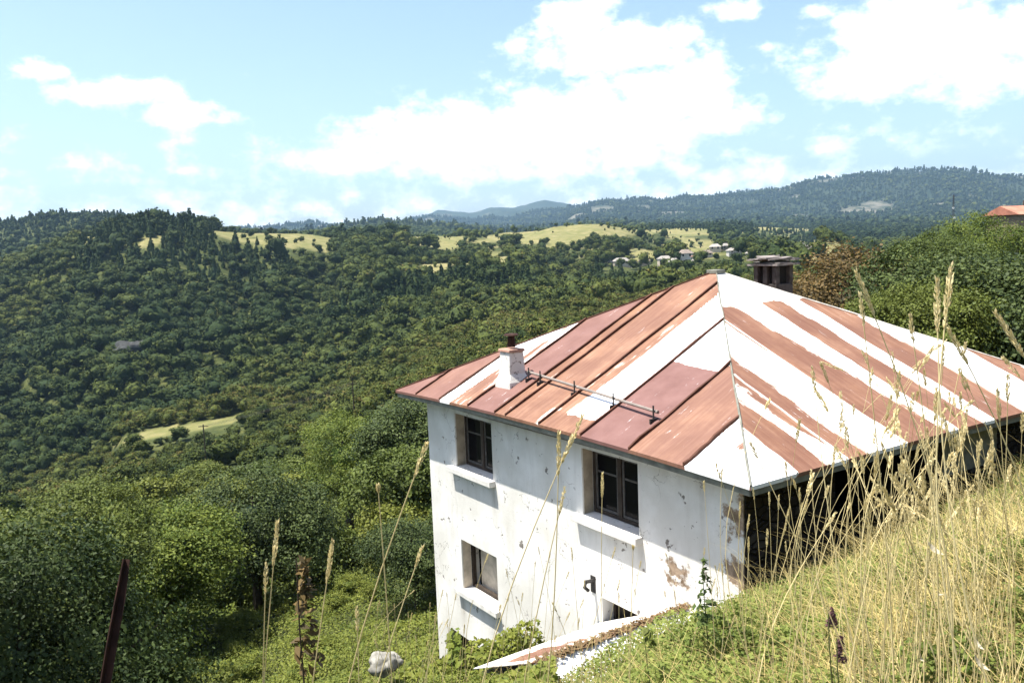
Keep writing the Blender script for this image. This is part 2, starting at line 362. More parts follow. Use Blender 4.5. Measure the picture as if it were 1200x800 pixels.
for i_, a_ in enumerate(AZ):
    px_i = float(np.interp(a_, cola, colx))
    if 480 < px_i < 720:
        wj = smooth(math.log(7000), math.log(8600), ld_tab)*(1-smooth(math.log(9300), math.log(10500), ld_tab))
        TAB[i_] = TAB[i_]*(1-wj)+tan_el(a_, float(np.interp(px_i, PKX, PKY)))*wj
def vnoise(x, y, seed=0):
    xi = np.floor(x).astype(np.int64); yi = np.floor(y).astype(np.int64); fx = x-xi; fy = y-yi
    fx = fx*fx*(3-2*fx); fy = fy*fy*(3-2*fy)
    def h(a, b):
        n = (a*374761393 + b*668265263 + seed*974711) & 0x7fffffff
        n = ((n ^ (n >> 13))*1274126177) & 0x7fffffff
        return ((n ^ (n >> 16)) & 0xffff)/65535.
    return (h(xi, yi)*(1-fx)+h(xi+1, yi)*fx)*(1-fy) + (h(xi, yi+1)*(1-fx)+h(xi+1, yi+1)*fx)*fy
def fbm(x, y, o=4, seed=0):
    s = 0; a = .5
    for i in range(o): s = s + a*(vnoise(x*2**i, y*2**i, seed+i)-.5); a *= .5
    return s
def plane(x, y):
    s = -1.6 + .357*x - .396*y
    hs = (x-3.1638)*math.sin(TH)+(y-11.9353)*math.cos(TH); hq = (x-3.1638)*math.cos(TH)-(y-11.9353)*math.sin(TH)
    s = s - 1.05*smooth(-.3, .2, hs)*(1-smooth(3.6, 4.4, hs))*smooth(-3.3, -2.5, hq)*(1-smooth(.1, .4, hq))
    return s + .25*fbm(x*.35, y*.35, 3, 5)*smooth(2, 6, np.hypot(x, y))
def height(x, y):
    x = np.asarray(x, float); y = np.asarray(y, float)
    d = np.hypot(x, y); a = np.arctan2(x, y)
    ai = np.clip((a-AZ[0])/(AZ[1]-AZ[0]), 0, len(AZ)-1.001); i = ai.astype(int); fa = ai-i
    li = np.clip((np.log(np.maximum(d, 20))-ld_tab[0])/(ld_tab[1]-ld_tab[0]), 0, len(ld_tab)-1.001); j = li.astype(int); fl = li-j
    te = (TAB[i, j]*(1-fl)+TAB[i, j+1]*fl)*(1-fa) + (TAB[i+1, j]*(1-fl)+TAB[i+1, j+1]*fl)*fa
    z = te*d
    fld = smooth(250, 268, d)*(1-smooth(322, 345, d))*smooth(azpx(95), azpx(135), a)*(1-smooth(azpx(295), azpx(330), a))
    z = z - 5.0*(1-1.1*fld)*smooth(40, 60, d)*(1-smooth(420, 760, d)) - 2.0*smooth(420, 760, d)*(1-smooth(1500, 2500, d))
    z = z + fbm(x/90, y/90, 4, 11)*(9+10*smooth(300, 420, d))*(1-.8*fld)*smooth(90, 250, d)*(1-smooth(900, 1500, d))
    z = z + fbm(x/700, y/700, 5, 21)*110*smooth(2600, 4200, d)*(1-.5*smooth(8000, 9000, d))
    z = z + (22*(vnoise(a*15+40, d/300, 61)-.5)+12*(vnoise(a*34, d/200, 63)-.5))*smooth(360, 480, d)*(1-smooth(620, 760, d))
    rdg = 1-np.abs(2*vnoise(x/520+y/1500, y/900, 23)-1); rdg2 = 1-np.abs(2*vnoise(x/230, y/420, 29)-1)
    z = z + (70*(rdg-.55)+30*(rdg2-.5))*smooth(3600, 4700, d)*(1-.6*smooth(8000, 9000, d))
    w = smooth(23, 56, d)
    pl = np.where(y < -5, np.minimum(plane(x, y), 8), plane(x, y))
    return pl*(1-w) + z*w

MEADOWS = [  # picture outline of each clearing, and its range of distance
 ([(243,255),(290,262),(312,254),(345,254),(374,252),(392,270),(388,297),(350,292),(300,287),(255,275)], 500, 900),
 ([(160,276),(190,274),(190,290),(165,292)], 550, 850), ([(0,288),(50,280),(60,298),(0,306)], 600, 900), ([(80,266),(130,262),(110,285),(85,285)], 600, 850),
 ([(132,517),(180,502),(230,495),(285,486),(295,490),(245,503),(190,511),(148,521)], 230, 330),
 ([(545,283),(590,273),(620,268),(665,253),(715,248),(722,262),(765,266),(768,275),(705,278),(650,286),(600,286)], 700, 1250),
 ([(735,293),(775,290),(790,298),(760,308),(735,306)], 450, 1000), ([(795,285),(835,280),(838,298),(800,302)], 450, 1200),
 ([(478,262),(520,264),(548,285),(520,292),(478,288)], 600, 1100), ([(568,298),(594,295),(592,310),(570,310)], 450, 900),
 ([(700,325),(745,318),(752,330),(712,338)], 200, 500), ([(770,262),(830,264),(830,276),(772,275)], 900, 1500),
 ([(870,262),(930,262),(960,270),(900,276)], 1500, 2300), ([(915,292),(950,284),(985,290),(980,302),(925,304)], 350, 1200), ([(1055,292),(1085,286),(1080,302),(1060,304)], 200, 900),
 ([(1150,245),(1215,236),(1215,262),(1160,262)], 150, 400), ([(640,282),(690,280),(690,290),(640,292)], 600, 1100),
]
def inpoly(px, py, poly):
    ins = np.zeros(px.shape, bool); n = len(poly)
    for i in range(n):
        x1, y1 = poly[i]; x2, y2 = poly[(i+1) % n]
        c = ((y1 > py) != (y2 > py)) & (px < (x2-x1)*(py-y1)/((y2-y1) if y2 != y1 else 1e-9)+x1)
        ins ^= c
    return ins
def meadow(x, y, z):
    """land cover at a place: 1 in clearings"""
    d = np.hypot(x, y); px, py = proj(np.stack([x, y, z], -1))
    j1 = fbm(x/25, y/25, 3, 31)*26; j2 = fbm(x/25, y/25, 3, 41)*9
    m = np.zeros(d.shape)
    for poly, d0, d1 in MEADOWS:
        m = np.maximum(m, (inpoly(px+j1*(.3 if d1 == 330 else 1), py+j2*(.4 if d1 == 330 else 1), poly) & (d > d0) & (d < d1)).astype(float))
    wild = (vnoise(x/34, y/34, 131)*.6+vnoise(x/13, y/13, 133)*.4 > .60) & (d > 520) & (d < 1500) & (px > 430)
    return np.maximum(m, wild.astype(float))

def mountain_bare(x, y):
    return smooth(.74, .80, vnoise(x/90, y/150, 201)*.7+vnoise(x/320, y/320, 205)*.45-.06)*smooth(2600, 3200, np.hypot(x, y))
NA = np.concatenate([np.arange(-180, -50, 4), np.arange(-50, 50, .25), np.arange(50, 180, 4)])
ND = np.concatenate([np.linspace(.6, 12, 34)[:-1], np.exp(np.linspace(math.log(12), math.log(11000), 330))])
A2, D2 = np.meshgrid(np.radians(NA), ND, indexing='ij')
gx, gy = (D2*np.sin(A2)).ravel(), (D2*np.cos(A2)).ravel(); gz = height(gx, gy)
na, ndn = len(NA), len(ND)
ii, jj = np.meshgrid(np.arange(na), np.arange(ndn-1), indexing='ij'); i2 = (ii+1) % na
F = np.stack([ii*ndn+jj, ii*ndn+jj+1, i2*ndn+jj+1, i2*ndn+jj], -1).reshape(-1, 4)
me = mesh_np('terrain', np.stack([gx, gy, gz], -1), F, M['ground'], smooth_=True)
me.flip_normals() if me.polygons[0].normal.z < 0 else None
for nm, val in (('meadow', meadow(gx, gy, gz)), ('near', 1-smooth(26, 46, np.hypot(gx, gy))), ('mountain', smooth(2300, 3000, np.hypot(gx, gy))), ('bare', mountain_bare(gx, gy))):
    a_ = me.attributes.new(nm, 'FLOAT', 'POINT'); a_.data.foreach_set('value', val.astype(np.float32))
# close the small hole under the photographer
hole = MB(); ring = [(.7*math.sin(math.radians(a)), .7*math.cos(math.radians(a))) for a in range(0, 360, 15)]
ground = link(bpy.data.objects.new('terrain', me)); tag(ground, kind='structure')

# ------------------------------------------------------------------ house
Uv = np.array([math.sin(TH), math.cos(TH), 0]); Wv = np.array([math.cos(TH), -math.sin(TH), 0]); W0 = np.array([3.1638, 11.9353, 0.])
ZB = -5.2
LEN, DEP, OV, OVS, ZE, ZA = 9.49, 8.99, .50, .585, -3.2844, -.73
def wp(s, q, z): return W0 + Uv*s + Wv*q + np.array([0, 0, z])
def hl(s, q, z): return (-s, q, z-ZB)
def inside_house(x, y, pad=0):
    dx, dy = x-W0[0], y-W0[1]; s = dx*Uv[0]+dy*Uv[1]; q = dx*Wv[0]+dy*Wv[1]
    return (s > -pad) & (s < LEN+pad) & (q > -pad) & (q < DEP+pad)
house = empty('house', (W0[0], W0[1], ZB), 'old whitewashed three-storey house under a rusty pyramid roof of metal sheets', 'house', rz=math.atan2(-Uv[1], -Uv[0]))
ZW = -3.34
WIN = [(8.22, 6.70, -3.62, -4.81), (3.70, 2.22, -3.60, -4.80), (8.18, 6.70, -6.46, -7.60), (8.83, 7.60, -8.75, -10.6), (3.23, 2.30, -6.18, -7.1)]
def wall_grid(axis, a0, a1, z0, z1, holes, thick, outer):
    """wall on plane; holes (a0,a1,ztop,zbot); fine grid so that wear follows real places. returns MB in house coordinates"""
    As = sorted(set([a0, a1]+[v for h in holes for v in h[:2]])); Zs = sorted(set([z0, z1]+[v for h in holes for v in h[2:]]))
    def fin(L, step):
        o = []
        for p, q in zip(L, L[1:]):
            n = max(1, int(math.ceil((q-p)/step))); o += [p+(q-p)*i/n for i in range(n)]
        return o+[L[-1]]
    As, Zs = fin(As, .3), fin(Zs, .3)
    ish = lambda a, z: any(min(h[:2]) < a < max(h[:2]) and min(h[2:]) < z < max(h[2:]) for h in holes)
    idx = {}; V = []; Fc = []
    def vid(a, q, z):
        k = (round(a, 4), round(q, 4), round(z, 4))
        if k not in idx:
            idx[k] = len(V); V.append(hl(a, q, z) if axis == 's' else hl(q, a, z))
        return idx[k]
    q0, q1 = outer, outer+thick
    for i in range(len(As)-1):
        for j in range(len(Zs)-1):
            am, zm = (As[i]+As[i+1])/2, (Zs[j]+Zs[j+1])/2
            if ish(am, zm): continue
            for q in (q0, q1): Fc.append([vid(As[i], q, Zs[j]), vid(As[i+1], q, Zs[j]), vid(As[i+1], q, Zs[j+1]), vid(As[i], q, Zs[j+1])])
            for (di, dj, e) in ((-1, 0, ((As[i], Zs[j]), (As[i], Zs[j+1]))), (1, 0, ((As[i+1], Zs[j]), (As[i+1], Zs[j+1]))), (0, -1, ((As[i], Zs[j]), (As[i+1], Zs[j]))), (0, 1, ((As[i], Zs[j+1]), (As[i+1], Zs[j+1])))):
                ni, nj = i+di, j+dj
                edge = ni < 0 or nj < 0 or ni >= len(As)-1 or nj >= len(Zs)-1
                if edge or ish((As[ni]+As[ni+1])/2, (Zs[nj]+Zs[nj+1])/2):
                    (ea, ez), (fa, fz) = e; Fc.append([vid(ea, q0, ez), vid(fa, q0, fz), vid(fa, q1, fz), vid(ea, q1, ez)])
    return MB().add(V, Fc)
fac = wall_grid('s', 0, LEN, -12.2, ZW, WIN, .45, 0).build('facade_wall', M['plaster'], house)
import bmesh as _bm
def fixn(o):
    b_ = _bm.new(); b_.from_mesh(o.data); _bm.ops.recalc_face_normals(b_, faces=b_.faces); b_.to_mesh(o.data); b_.free()
fixn(fac)
co = np.array([v.co[:] for v in fac.data.vertices]); s_, z_ = -co[:, 0], co[:, 2]+ZB
def blob(s0, z0, a, b_): return np.clip(1.1-np.sqrt(((s_-s0)/a)**2+((z_-z0)/b_)**2), 0, 1)
dmg = np.maximum.reduce([blob(.10, -4.05, .60, .24), blob(.05, -4.85, .45, .32), blob(0, -3.75, .25, .3)*.7, blob(1.35, -5.2, .65, .3)*.75, blob(.2, -4.4, .15, .9)*.45, blob(3.4, -4.98, .2, .14)*.8, blob(0, -5.3, .5, .3)*.5, blob(9.4, -5.0, .25, 1.2)*.35, blob(8.9, -9.6, .7, .8)*.3])
a_ = fac.data.attributes.new('damage', 'FLOAT', 'POINT'); a_.data.foreach_set('value', dmg.astype(np.float32))
stain = np.zeros(len(s_))
for (w0, w1, wt, wb) in WIN[:3]:
    for e_ in (w0+.1, w1-.02): stain = np.maximum(stain, np.exp(-((s_-e_)/.2)**2)*np.clip(1-(wb-.1-z_)/1.3, 0, 1)*(z_ < wb-.05))
    stain = np.maximum(stain, .5*((s_ < w0) & (s_ > w1) & (z_ < wb-.1))*np.clip(1-(wb-.1-z_)/.7, 0, 1))
stain = np.maximum(stain, .75*np.clip(1-(ZW-z_)/.5, 0, 1)); stain = np.maximum(stain, .8*np.clip(1-np.abs(z_+9.9)/1.2, 0, 1))
a_ = fac.data.attributes.new('stain', 'FLOAT', 'POINT'); a_.data.foreach_set('value', stain.astype(np.float32))
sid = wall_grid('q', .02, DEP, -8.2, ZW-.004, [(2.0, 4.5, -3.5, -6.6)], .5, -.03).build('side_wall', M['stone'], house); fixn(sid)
bk = MB(); bk.box(-.5, DEP-.5, -12.2-ZB, -LEN+.5, DEP, ZW-ZB); bk.box(-LEN, .46, -12.2-ZB, -LEN+.5, DEP, ZW-ZB); bk.build('rear_wall', M['stone'], house)
fl = MB()
for z in (-5.45, -8.3): fl.box(-.51, .46, z-ZB, -LEN+.51, DEP-.51, z+.2-ZB)
fl.box(-4.4, .46, -5.2-ZB, -4.6, DEP-.51, ZW-ZB); fl.box(-.51, 4.6, -5.2-ZB, -4.39, 4.8, ZW-ZB)
fl.build('floor', M['interior'], house)
# pale plaster remnant high on the stone side wall
pp = MB(); pp.box(.045, 4.9, -3.42-ZB, .0, 6.6, -4.25-ZB); pp.build('plaster_patch', flat('old_plaster', (.22, .21, .16), .9, .1, .4, 5), house)

def window(s0, s1, zt, zb, style, label=None):
    fr = MB(); q = .24; th = .06
    def bx(a0, a1, z0, z1, qa, qb): fr.box(-a0, qa, z0-ZB, -a1, qb, z1-ZB)
    bx(s0-.008, s0-.07, zb+.008, zt-.008, q, q+.09); bx(s1+.07, s1+.008, zb+.008, zt-.008, q, q+.09)
    bx(s0-.072, s1+.072, zt-.075, zt-.01, q+.002, q+.088); bx(s0-.072, s1+.072, zb+.01, zb+.075, q+.002, q+.088)
    m_ = (s0+s1)/2
    if style == 'sash':
        bx(m_+.05, m_-.05, zb+.077, zt-.077, q-.01, q+.07)
    o = fr.build('window', M['dark_wood'], house, .004)
    if style == 'sash':
        for (a0, a1) in ((s0-.075, m_+.055), (m_-.055, s1+.075)):
            sm = MB(); g = .045; zt2, zb2 = zt-.08, zb+.08
            def b2(x0, x1, y0, y1, d=0): sm.box(-x0, q+.012+d, y0-ZB, -x1, q+.052-d, y1-ZB)
            b2(a0, a0-g, zb2, zt2); b2(a1+g, a1, zb2, zt2); b2(a0-g-.001, a1+g+.001, zt2-g, zt2, .002); b2(a0-g-.001, a1+g+.001, zb2, zb2+g, .002)
            zm = zb2+(zt2-zb2)*.66; b2(a0-g-.001, a1+g+.001, zm-.018, zm+.018, .004)
            sm.build('sash', M['grey_wood_dark'], o, .003)
            MB().box(-(a0-g+.005), q+.028, zb2+g-ZB-.005, -(a1+g-.005), q+.034, zt2-g-ZB+.005).build('pane', M['glass'], o)
    return o
M['grey_wood_dark'] = flat('weathered_sash', (.085, .078, .07), .8, .2, .4, 8)
def sill(w_, s0, s1, zb, ext=.15, a=.2):
    MB().box(-s0-a, -ext, zb-.13-ZB, -s1+a*.4, .238, zb-.003-ZB).build('sill', M['concrete'], w_, .012)
def reveal(w_, s0, s1, zt, zb, mat):
    r_ = MB()
    r_.box(-s0+.001, .03, zb+.002-ZB, -s0+.006, .235, zt-.002-ZB); r_.box(-s0+.007, .03, zt-.007-ZB, -s1-.007, .235, zt-.002-ZB)
    r_.build('reveal', mat, w_)
for i in (0, 1):
    s0, s1, zt, zb = WIN[i]; w_ = window(s0, s1, zt, zb, 'sash'); sill(w_, s0, s1, zb); reveal(w_, s0, s1, zt, zb, M['plaster_beige'])
M['pale_board'] = flat('faded_board', (.50, .43, .34), .9, .2, .35, 3)
# lower window: open, with a pale board inside
s0, s1, zt, zb = WIN[2]; w_ = window(s0, s1, zt, zb, 'open'); sill(w_, s0, s1, zb, .12); reveal(w_, s0, s1, zt, zb, M['pale_board'])
MB().box(-7.95, .36, -7.59-ZB, -6.72, .40, -6.72-ZB).build('pale_board', M['pale_board'], w_)
MB().tube([hl(7.1, .27, -7.55), hl(7.05, .26, -7.0), hl(7.08, .27, -6.5)], .035).build('sash', M['grey_wood_dark'], w_)
s0, s1, zt, zb = WIN[3]; w_ = window(s0, s1, zt, zb, 'open'); reveal(w_, s0, s1, zt, zb, M['pale_board'])
MB().box(-8.74, .34, -10.5-ZB, -7.68, .38, -8.83-ZB).build('door_board', flat('brown_board', (.26, .17, .10), .9, .2, .4, 3), w_)
s0, s1, zt, zb = WIN[4]; w_ = window(s0, s1, zt, zb, 'open'); MB().box(-s0-.02, .30, zb-ZB, -s1+.02, .34, zt-.09-ZB).build('door_board', M['dark_wood'], w_)
# iron hook with a rust streak of its own bracket
hk = MB(); hk.tube([hl(3.46, -.002, -5.95), hl(3.46, -.16, -5.93), hl(3.46, -.20, -6.02), hl(3.46, -.12, -6.10)], .035, 6); hk.box(-3.52, -.02, -6.16-ZB, -3.40, -.001, -5.86-ZB); hk.build('wall_hook', M['iron'], house)

# roof ------------------------------------------------------------
AS, AQ = LEN/2, DEP/2                        # apex
e0, e1 = -OVS, LEN+OVS; f0, f1 = -OV, DEP+OV
def eave_bow(t): return .09*4*t*(1-t)
SEAM_L = [9.05, 7.94, 6.76, 5.73, 5.37, 4.28, 3.07, 1.85, .65]
PAN_L = [e1]+SEAM_L+[e0]
def rust_left(s, v):
    r = np.full(s.shape, .9); h = np.full(s.shape, .4)
    hue = [.75, .6, .1, .85, .0, .12, .05, 1., .3, .1]
    for i in range(10):
        a1_, a0_ = PAN_L[i], PAN_L[i+1]; m_ = (s <= a1_) & (s >= a0_); a = (a1_-s)/(a1_-a0_)
        q = np.full(s.shape, 1.0)
        if i == 2: q = np.where(a < .38, .12, .62)-.22*smooth(.8, 2.2, v)
        if i == 3: q = 1.0-.0*v
        if i == 4: q = .78+0*v
        if i == 5: q = 1.0-.5*smooth(.62, .98, a)*smooth(.9, .2, v)-.38*smooth(.75, 1, a)*smooth(.8, 1.4, v)*smooth(2.2, 1.6, v)
        if i == 6: q = np.where(v < .38, .88, np.where(a < .30, .66, .30-.2*a))-.12*smooth(2.2, 3.4, v)*(a > .3)
        if i == 7: q = 1.0-.95*smooth(2.05, 2.16, v+.1*a)
        if i == 8: q = .98-.4*smooth(.80, 1., a)*smooth(.8, 1.3, v)
        if i == 9: q = .05+.75*np.clip(1-np.hypot((a-.42)/.16, (v-.62)/.22), 0, 1)
        r = np.where(m_, q, r); h = np.where(m_, hue[i], h)
    return r, h
STR_R = [(.42, 1.06, .0), (1.5, 2.06, .15), (2.98, 4.08, .0), (4.38, 5.08, .0), (5.5, 6.45, -.05), (7.75, 8.5, -.05)]
def rust_right(q, v):
    r = np.full(q.shape, .04); h = np.full(q.shape, .12)
    for k, (a, b_, w) in enumerate(STR_R):
        wid = b_-a
        if k == 1: a2 = a-.25*smooth(0, 1.2, v); b2_ = b_-.1*smooth(0, 1, v)
        elif k == 2: a2 = a-.05*v; b2_ = b_-.13*v
        else: a2 = a+0*v; b2_ = b_+0*v-.03*v
        m_ = smooth(a2-.10, a2+.14, q)*(1-smooth(b2_-.16, b2_+.24, q))
        r = np.maximum(r, m_*(.95-.25*(k == 1)))
    r = np.where((v > 4.0), r*.35, r)
    r = np.where((q < .35), .12*np.clip(1-v/1.5, 0, 1)+.45*np.clip(1-np.hypot((q-.2)/.25, (v-.35)/.5), 0, 1), r)
    return r, h
def roof_face(side, nu, nv):
    V, UV, RU, HU = [], [], [], []
    for j in range(nv+1):
        t_ = j/nv
        for i in range(nu+1):
            a = i/nu
            if side in 'LB': c0 = e1+(e0-e1)*a; c = c0+(AS-c0)*t_; qq = (f0 if side == 'L' else f1); q = qq+(AQ-qq)*t_; s = c; along = t_*(AQ-f0)
            else: c0 = f0+(f1-f0)*a; q = c0+(AQ-c0)*t_; ss = (e0 if side == 'R' else e1); s = ss+(AS-ss)*t_; along = t_*(AS-e0); c = q
            z = ZE+(ZA-ZE)*t_ + eave_bow(a)*(1-t_)**2*(1 if side == 'L' else .4)
            V.append((s, q, z)); UV.append((c, along))
    V = np.array(V); UV = np.array(UV)
    if side in 'LB': ru, hu = rust_left(UV[:, 0], UV[:, 1])
    else: ru, hu = rust_right(UV[:, 0], UV[:, 1])
    Fq = []
    for j in range(nv):
        for i in range(nu):
            q = [j*(nu+1)+i, j*(nu+1)+i+1, (j+1)*(nu+1)+i+1, (j+1)*(nu+1)+i]
            Fq.append(q[:3] if j == nv-1 else q)
    return V, UV, ru, hu, Fq
allV, allUV, allR, allH, allF = [], [], [], [], []
for side, nu, nv in (('L', 300, 60), ('R', 300, 60), ('B', 30, 10), ('F', 30, 10)):
    V, UV, ru, hu, Fq = roof_face(side, nu, nv); b0 = sum(map(len, allV))
    allV.append(V); allUV.append(UV); allR.append(ru); allH.append(hu); allF += [[b0+k for k in q] for q in Fq]
    # turned-down edge of the sheets
    n0 = b0+len(V); edge = V[:nu+1].copy(); edge[:, 2] -= .055
    allV.append(edge); allUV.append(UV[:nu+1]); allR.append(np.clip(ru[:nu+1]+.25, 0, 1)); allH.append(hu[:nu+1])
    allF += [[b0+i+1, b0+i, n0+i, n0+i+1] for i in range(nu)]
V = np.concatenate(allV); UV = np.concatenate(allUV)
me = bpy.data.meshes.new('roof'); me.from_pydata([hl(*p) for p in V], [], allF); me.materials.append(M['sheet'])
uvl = me.uv_layers.new(name='UVMap'); li = np.empty(len(me.loops), np.int32); me.loops.foreach_get('vertex_index', li)
uvl.data.foreach_set('uv', UV[li].astype(np.float32).ravel())
for nm, val in (('rust', np.concatenate(allR)), ('hue', np.concatenate(allH))):
    a_ = me.attributes.new(nm, 'FLOAT', 'POINT'); a_.data.foreach_set('value', val.astype(np.float32))
me.update(); roof = link(bpy.data.objects.new('roof', me), house); fixn(roof)
def roof_pt(side, c, v, dz=0):
    """point on the left / right roof face: c along the eave, v horizontal distance in from the eave"""
    if side == 'L':
        t_ = v/(AQ-f0); a = (e1-(c-AS*t_)/(1-t_+1e-9))/(e1-e0) if t_ < .999 else .5
        return np.array([c, f0+v, ZE+(ZA-ZE)*t_+eave_bow(min(max(a, 0), 1))*(1-t_)**2+dz])
    t_ = v/(AS-e0); a = ((c-AQ*t_)/(1-t_+1e-9)-f0)/(f1-f0) if t_ < .999 else .5
    return np.array([e0+v, c, ZE+(ZA-ZE)*t_+.4*eave_bow(min(max(a, 0), 1))*(1-t_)**2+dz])
def hip_v(side, c):
    if side == 'L': lim = (AQ-f0)*min((c-e0)/(AS-e0), (e1-c)/(e1-AS))
    else: lim = (AS-e0)*min((c-f0)/(AQ-f0), (f1-c)/(f1-AQ))
    return lim
def seam(side, c, w, h, mat, lift=.0, jit=.012):
    vm = hip_v(side, c)-.02; n = 9; sm = MB(); top, bl, br = [], [], []
    P = []
    for i in range(n+1):
        v = -.015+(vm+.015)*i/n; cc = c+random.uniform(-jit, jit)
        b0 = roof_pt(side, cc-w/2, max(v, 0), -.01); b1 = roof_pt(side, cc+w/2, max(v, 0), -.01); up = random.uniform(.7, 1.2)*h
        P.append([hl(*b0), hl(*b1), hl(b1[0], b1[1], b1[2]+.01+up), hl(b0[0], b0[1], b0[2]+.01+up)])
    V = [p for r_ in P for p in r_]; Fq = []
    for i in range(n):
        for j in range(4): Fq.append((i*4+j, i*4+(j+1) % 4, (i+1)*4+(j+1) % 4, (i+1)*4+j))
    Fq += [(3, 2, 1, 0), (n*4, n*4+1, n*4+2, n*4+3)]
    sm.add(V, Fq); o = sm.build('roof_seam', mat, roof); fixn(o); return o
for c in SEAM_L: seam('L', c, .035, .05, M['seam'])
for c in (.44, 1.52, 2.0, 2.9, 4.1, 5.2, 6.46, 7.6, 8.55): seam('R', c, .03, .022, M['seam_pale'])
# hip cappings
def capping(P0, P1, mat, w=.07):
    n = 14; m_ = MB(); pts = []
    for i in range(n+1):
        p = np.array(P0)+(np.array(P1)-np.array(P0))*i/n; pts.append(hl(p[0]+random.uniform(-.012, .012), p[1]+random.uniform(-.012, .012), p[2]+.012+.0*i))
    m_.tube(pts, [.016+random.uniform(-.004, .004) for _ in pts], 6); return m_.build('hip_capping', mat, roof)
AP = (AS, AQ, ZA)
capping((e0, f0, ZE), AP, M['eave_board']); capping((e1, f0, ZE), AP, M['seam']); capping((e0, f1, ZE), AP, M['seam_pale']); capping((e1, f1, ZE), AP, M['seam'])
MB().box(-AS-.16, AQ-.12, ZA-ZB-.05, -AS+.14, AQ+.12, ZA-ZB+.03).build('apex_cap', M['eave_board'], roof, .01)
# eave boards under the sheets
eb = MB()
for (s0, q0, s1, q1) in ((e1-.03, f0+.03, e0+.03, f0+.03), (e0+.03, f0+.03, e0+.03, f1-.03), (e1-.03, f0+.03, e1-.03, f1-.03), (e1-.03, f1-.03, e0+.03, f1-.03)):
    n = 12; side_l = q0 == q1
    dq, ds = ((.03 if q0 < 0 else -.03), 0) if side_l else (0, (.03 if s0 < 0 else -.03))
    for i in range(n):
        a0_, a1_ = i/n, (i+1)/n; bow = .09 if (side_l and q0 < 0) else .036
        z0_, z1_ = ZE-.05+bow*4*a0_*(1-a0_), ZE-.05+bow*4*a1_*(1-a1_)
        A_ = (s0+(s1-s0)*a0_, q0+(q1-q0)*a0_); B_ = (s0+(s1-s0)*a1_, q0+(q1-q0)*a1_); h_ = .10
        eb.hexa([hl(A_[0], A_[1], z0_-h_), hl(B_[0], B_[1], z1_-h_), hl(B_[0]+ds, B_[1]+dq, z1_-h_), hl(A_[0]+ds, A_[1]+dq, z0_-h_),
                 hl(A_[0], A_[1], z0_), hl(B_[0], B_[1], z1_), hl(B_[0]+ds, B_[1]+dq, z1_), hl(A_[0]+ds, A_[1]+dq, z0_)])
o = eb.build('eave_board', M['eave_board'], house); fixn(o)
# soffit closing the eaves
so = MB()
zs = ZW-.01
so.add([hl(e1-.07, f0+.07, zs-.03), hl(e0+.07, f0+.07, zs-.03), hl(e0+.07, f1-.07, zs-.03), hl(e1-.07, f1-.07, zs-.03),
        hl(e1-.07, f0+.07, zs+.02), hl(e0+.07, f0+.07, zs+.02), hl(e0+.07, f1-.07, zs+.02), hl(e1-.07, f1-.07, zs+.02)],
       [(0, 1, 2, 3), (7, 6, 5, 4), (0, 4, 5, 1), (1, 5, 6, 2), (2, 6, 7, 3), (3, 7, 4, 0)])
o = so.build('soffit', M['dark_wood'], house); fixn(o)
# small white chimney on the left slope
ch = MB(); cb_ = roof_pt('L', 6.47, .92)
cs, cq, cz = cb_
def ring(hw, hd, z): return [hl(cs+hw, cq-hd, z), hl(cs-hw, cq-hd, z), hl(cs-hw, cq+hd, z), hl(cs+hw, cq+hd, z)]
lv = [(.30, .27, cz-.35), (.27, .25, cz+.0), (.20, .19, cz+.16), (.18, .17, cz+.60)]
V = [p for a in lv for p in ring(*a)]; Fq = []
for i in range(3):
    for j in range(4): Fq.append((i*4+j, i*4+(j+1) % 4, (i+1)*4+(j+1) % 4, (i+1)*4+j))
Fq.append((12, 13, 14, 15)); ch.add(V, Fq); chim = ch.build('chimney', M['plaster'], roof, .015); fixn(chim)
MB().hexa(ring(.21, .20, cz+.602)+ring(.20, .19, cz+.66)).build('chimney_cap', flat('tile_cap', (.34, .20, .15), .9, .1, .3, 6), chim, .012)
pt = MB(); pt.tube([hl(cs, cq, cz+.70), hl(cs-.01, cq, cz+.93)], [.085, .07], 10); pt.tube([hl(cs-.01, cq, cz+.931), hl(cs-.01, cq, cz+.96)], [.16, .13], 10); pt.build('chimney_pot', M['rusty_iron'], chim)
# snow guard pipe on brackets
sg0, sg1 = roof_pt('L', 6.1, 1.05, .13), roof_pt('L', 1.93, .70, .13)
n = 10; pts = [hl(*(sg0+(sg1-sg0)*i/n+np.array([0, 0, eave_bow(.5+.04*(i-5))*.15]))) for i in range(n+1)]
guard = MB().tube(pts, .028, 8).build('snow_guard', M['galv'], roof)
for c in (6.0, 5.55, 4.32, 3.1, 2.0):
    t_ = (6.1-c)/(6.1-1.93); v = 1.05+(.70-1.05)*t_; p = roof_pt('L', c, v); bk_ = MB()
    bk_.box(-p[0]-.012, p[1]-.05, p[2]-.02-ZB, -p[0]+.012, p[1]-.033, p[2]+.24-ZB); bk_.box(-p[0]-.013, p[1]-.12, p[2]-.05-ZB, -p[0]+.013, p[1]+.14, p[2]+.028-ZB); bk_.build('bracket', M['iron'], guard)
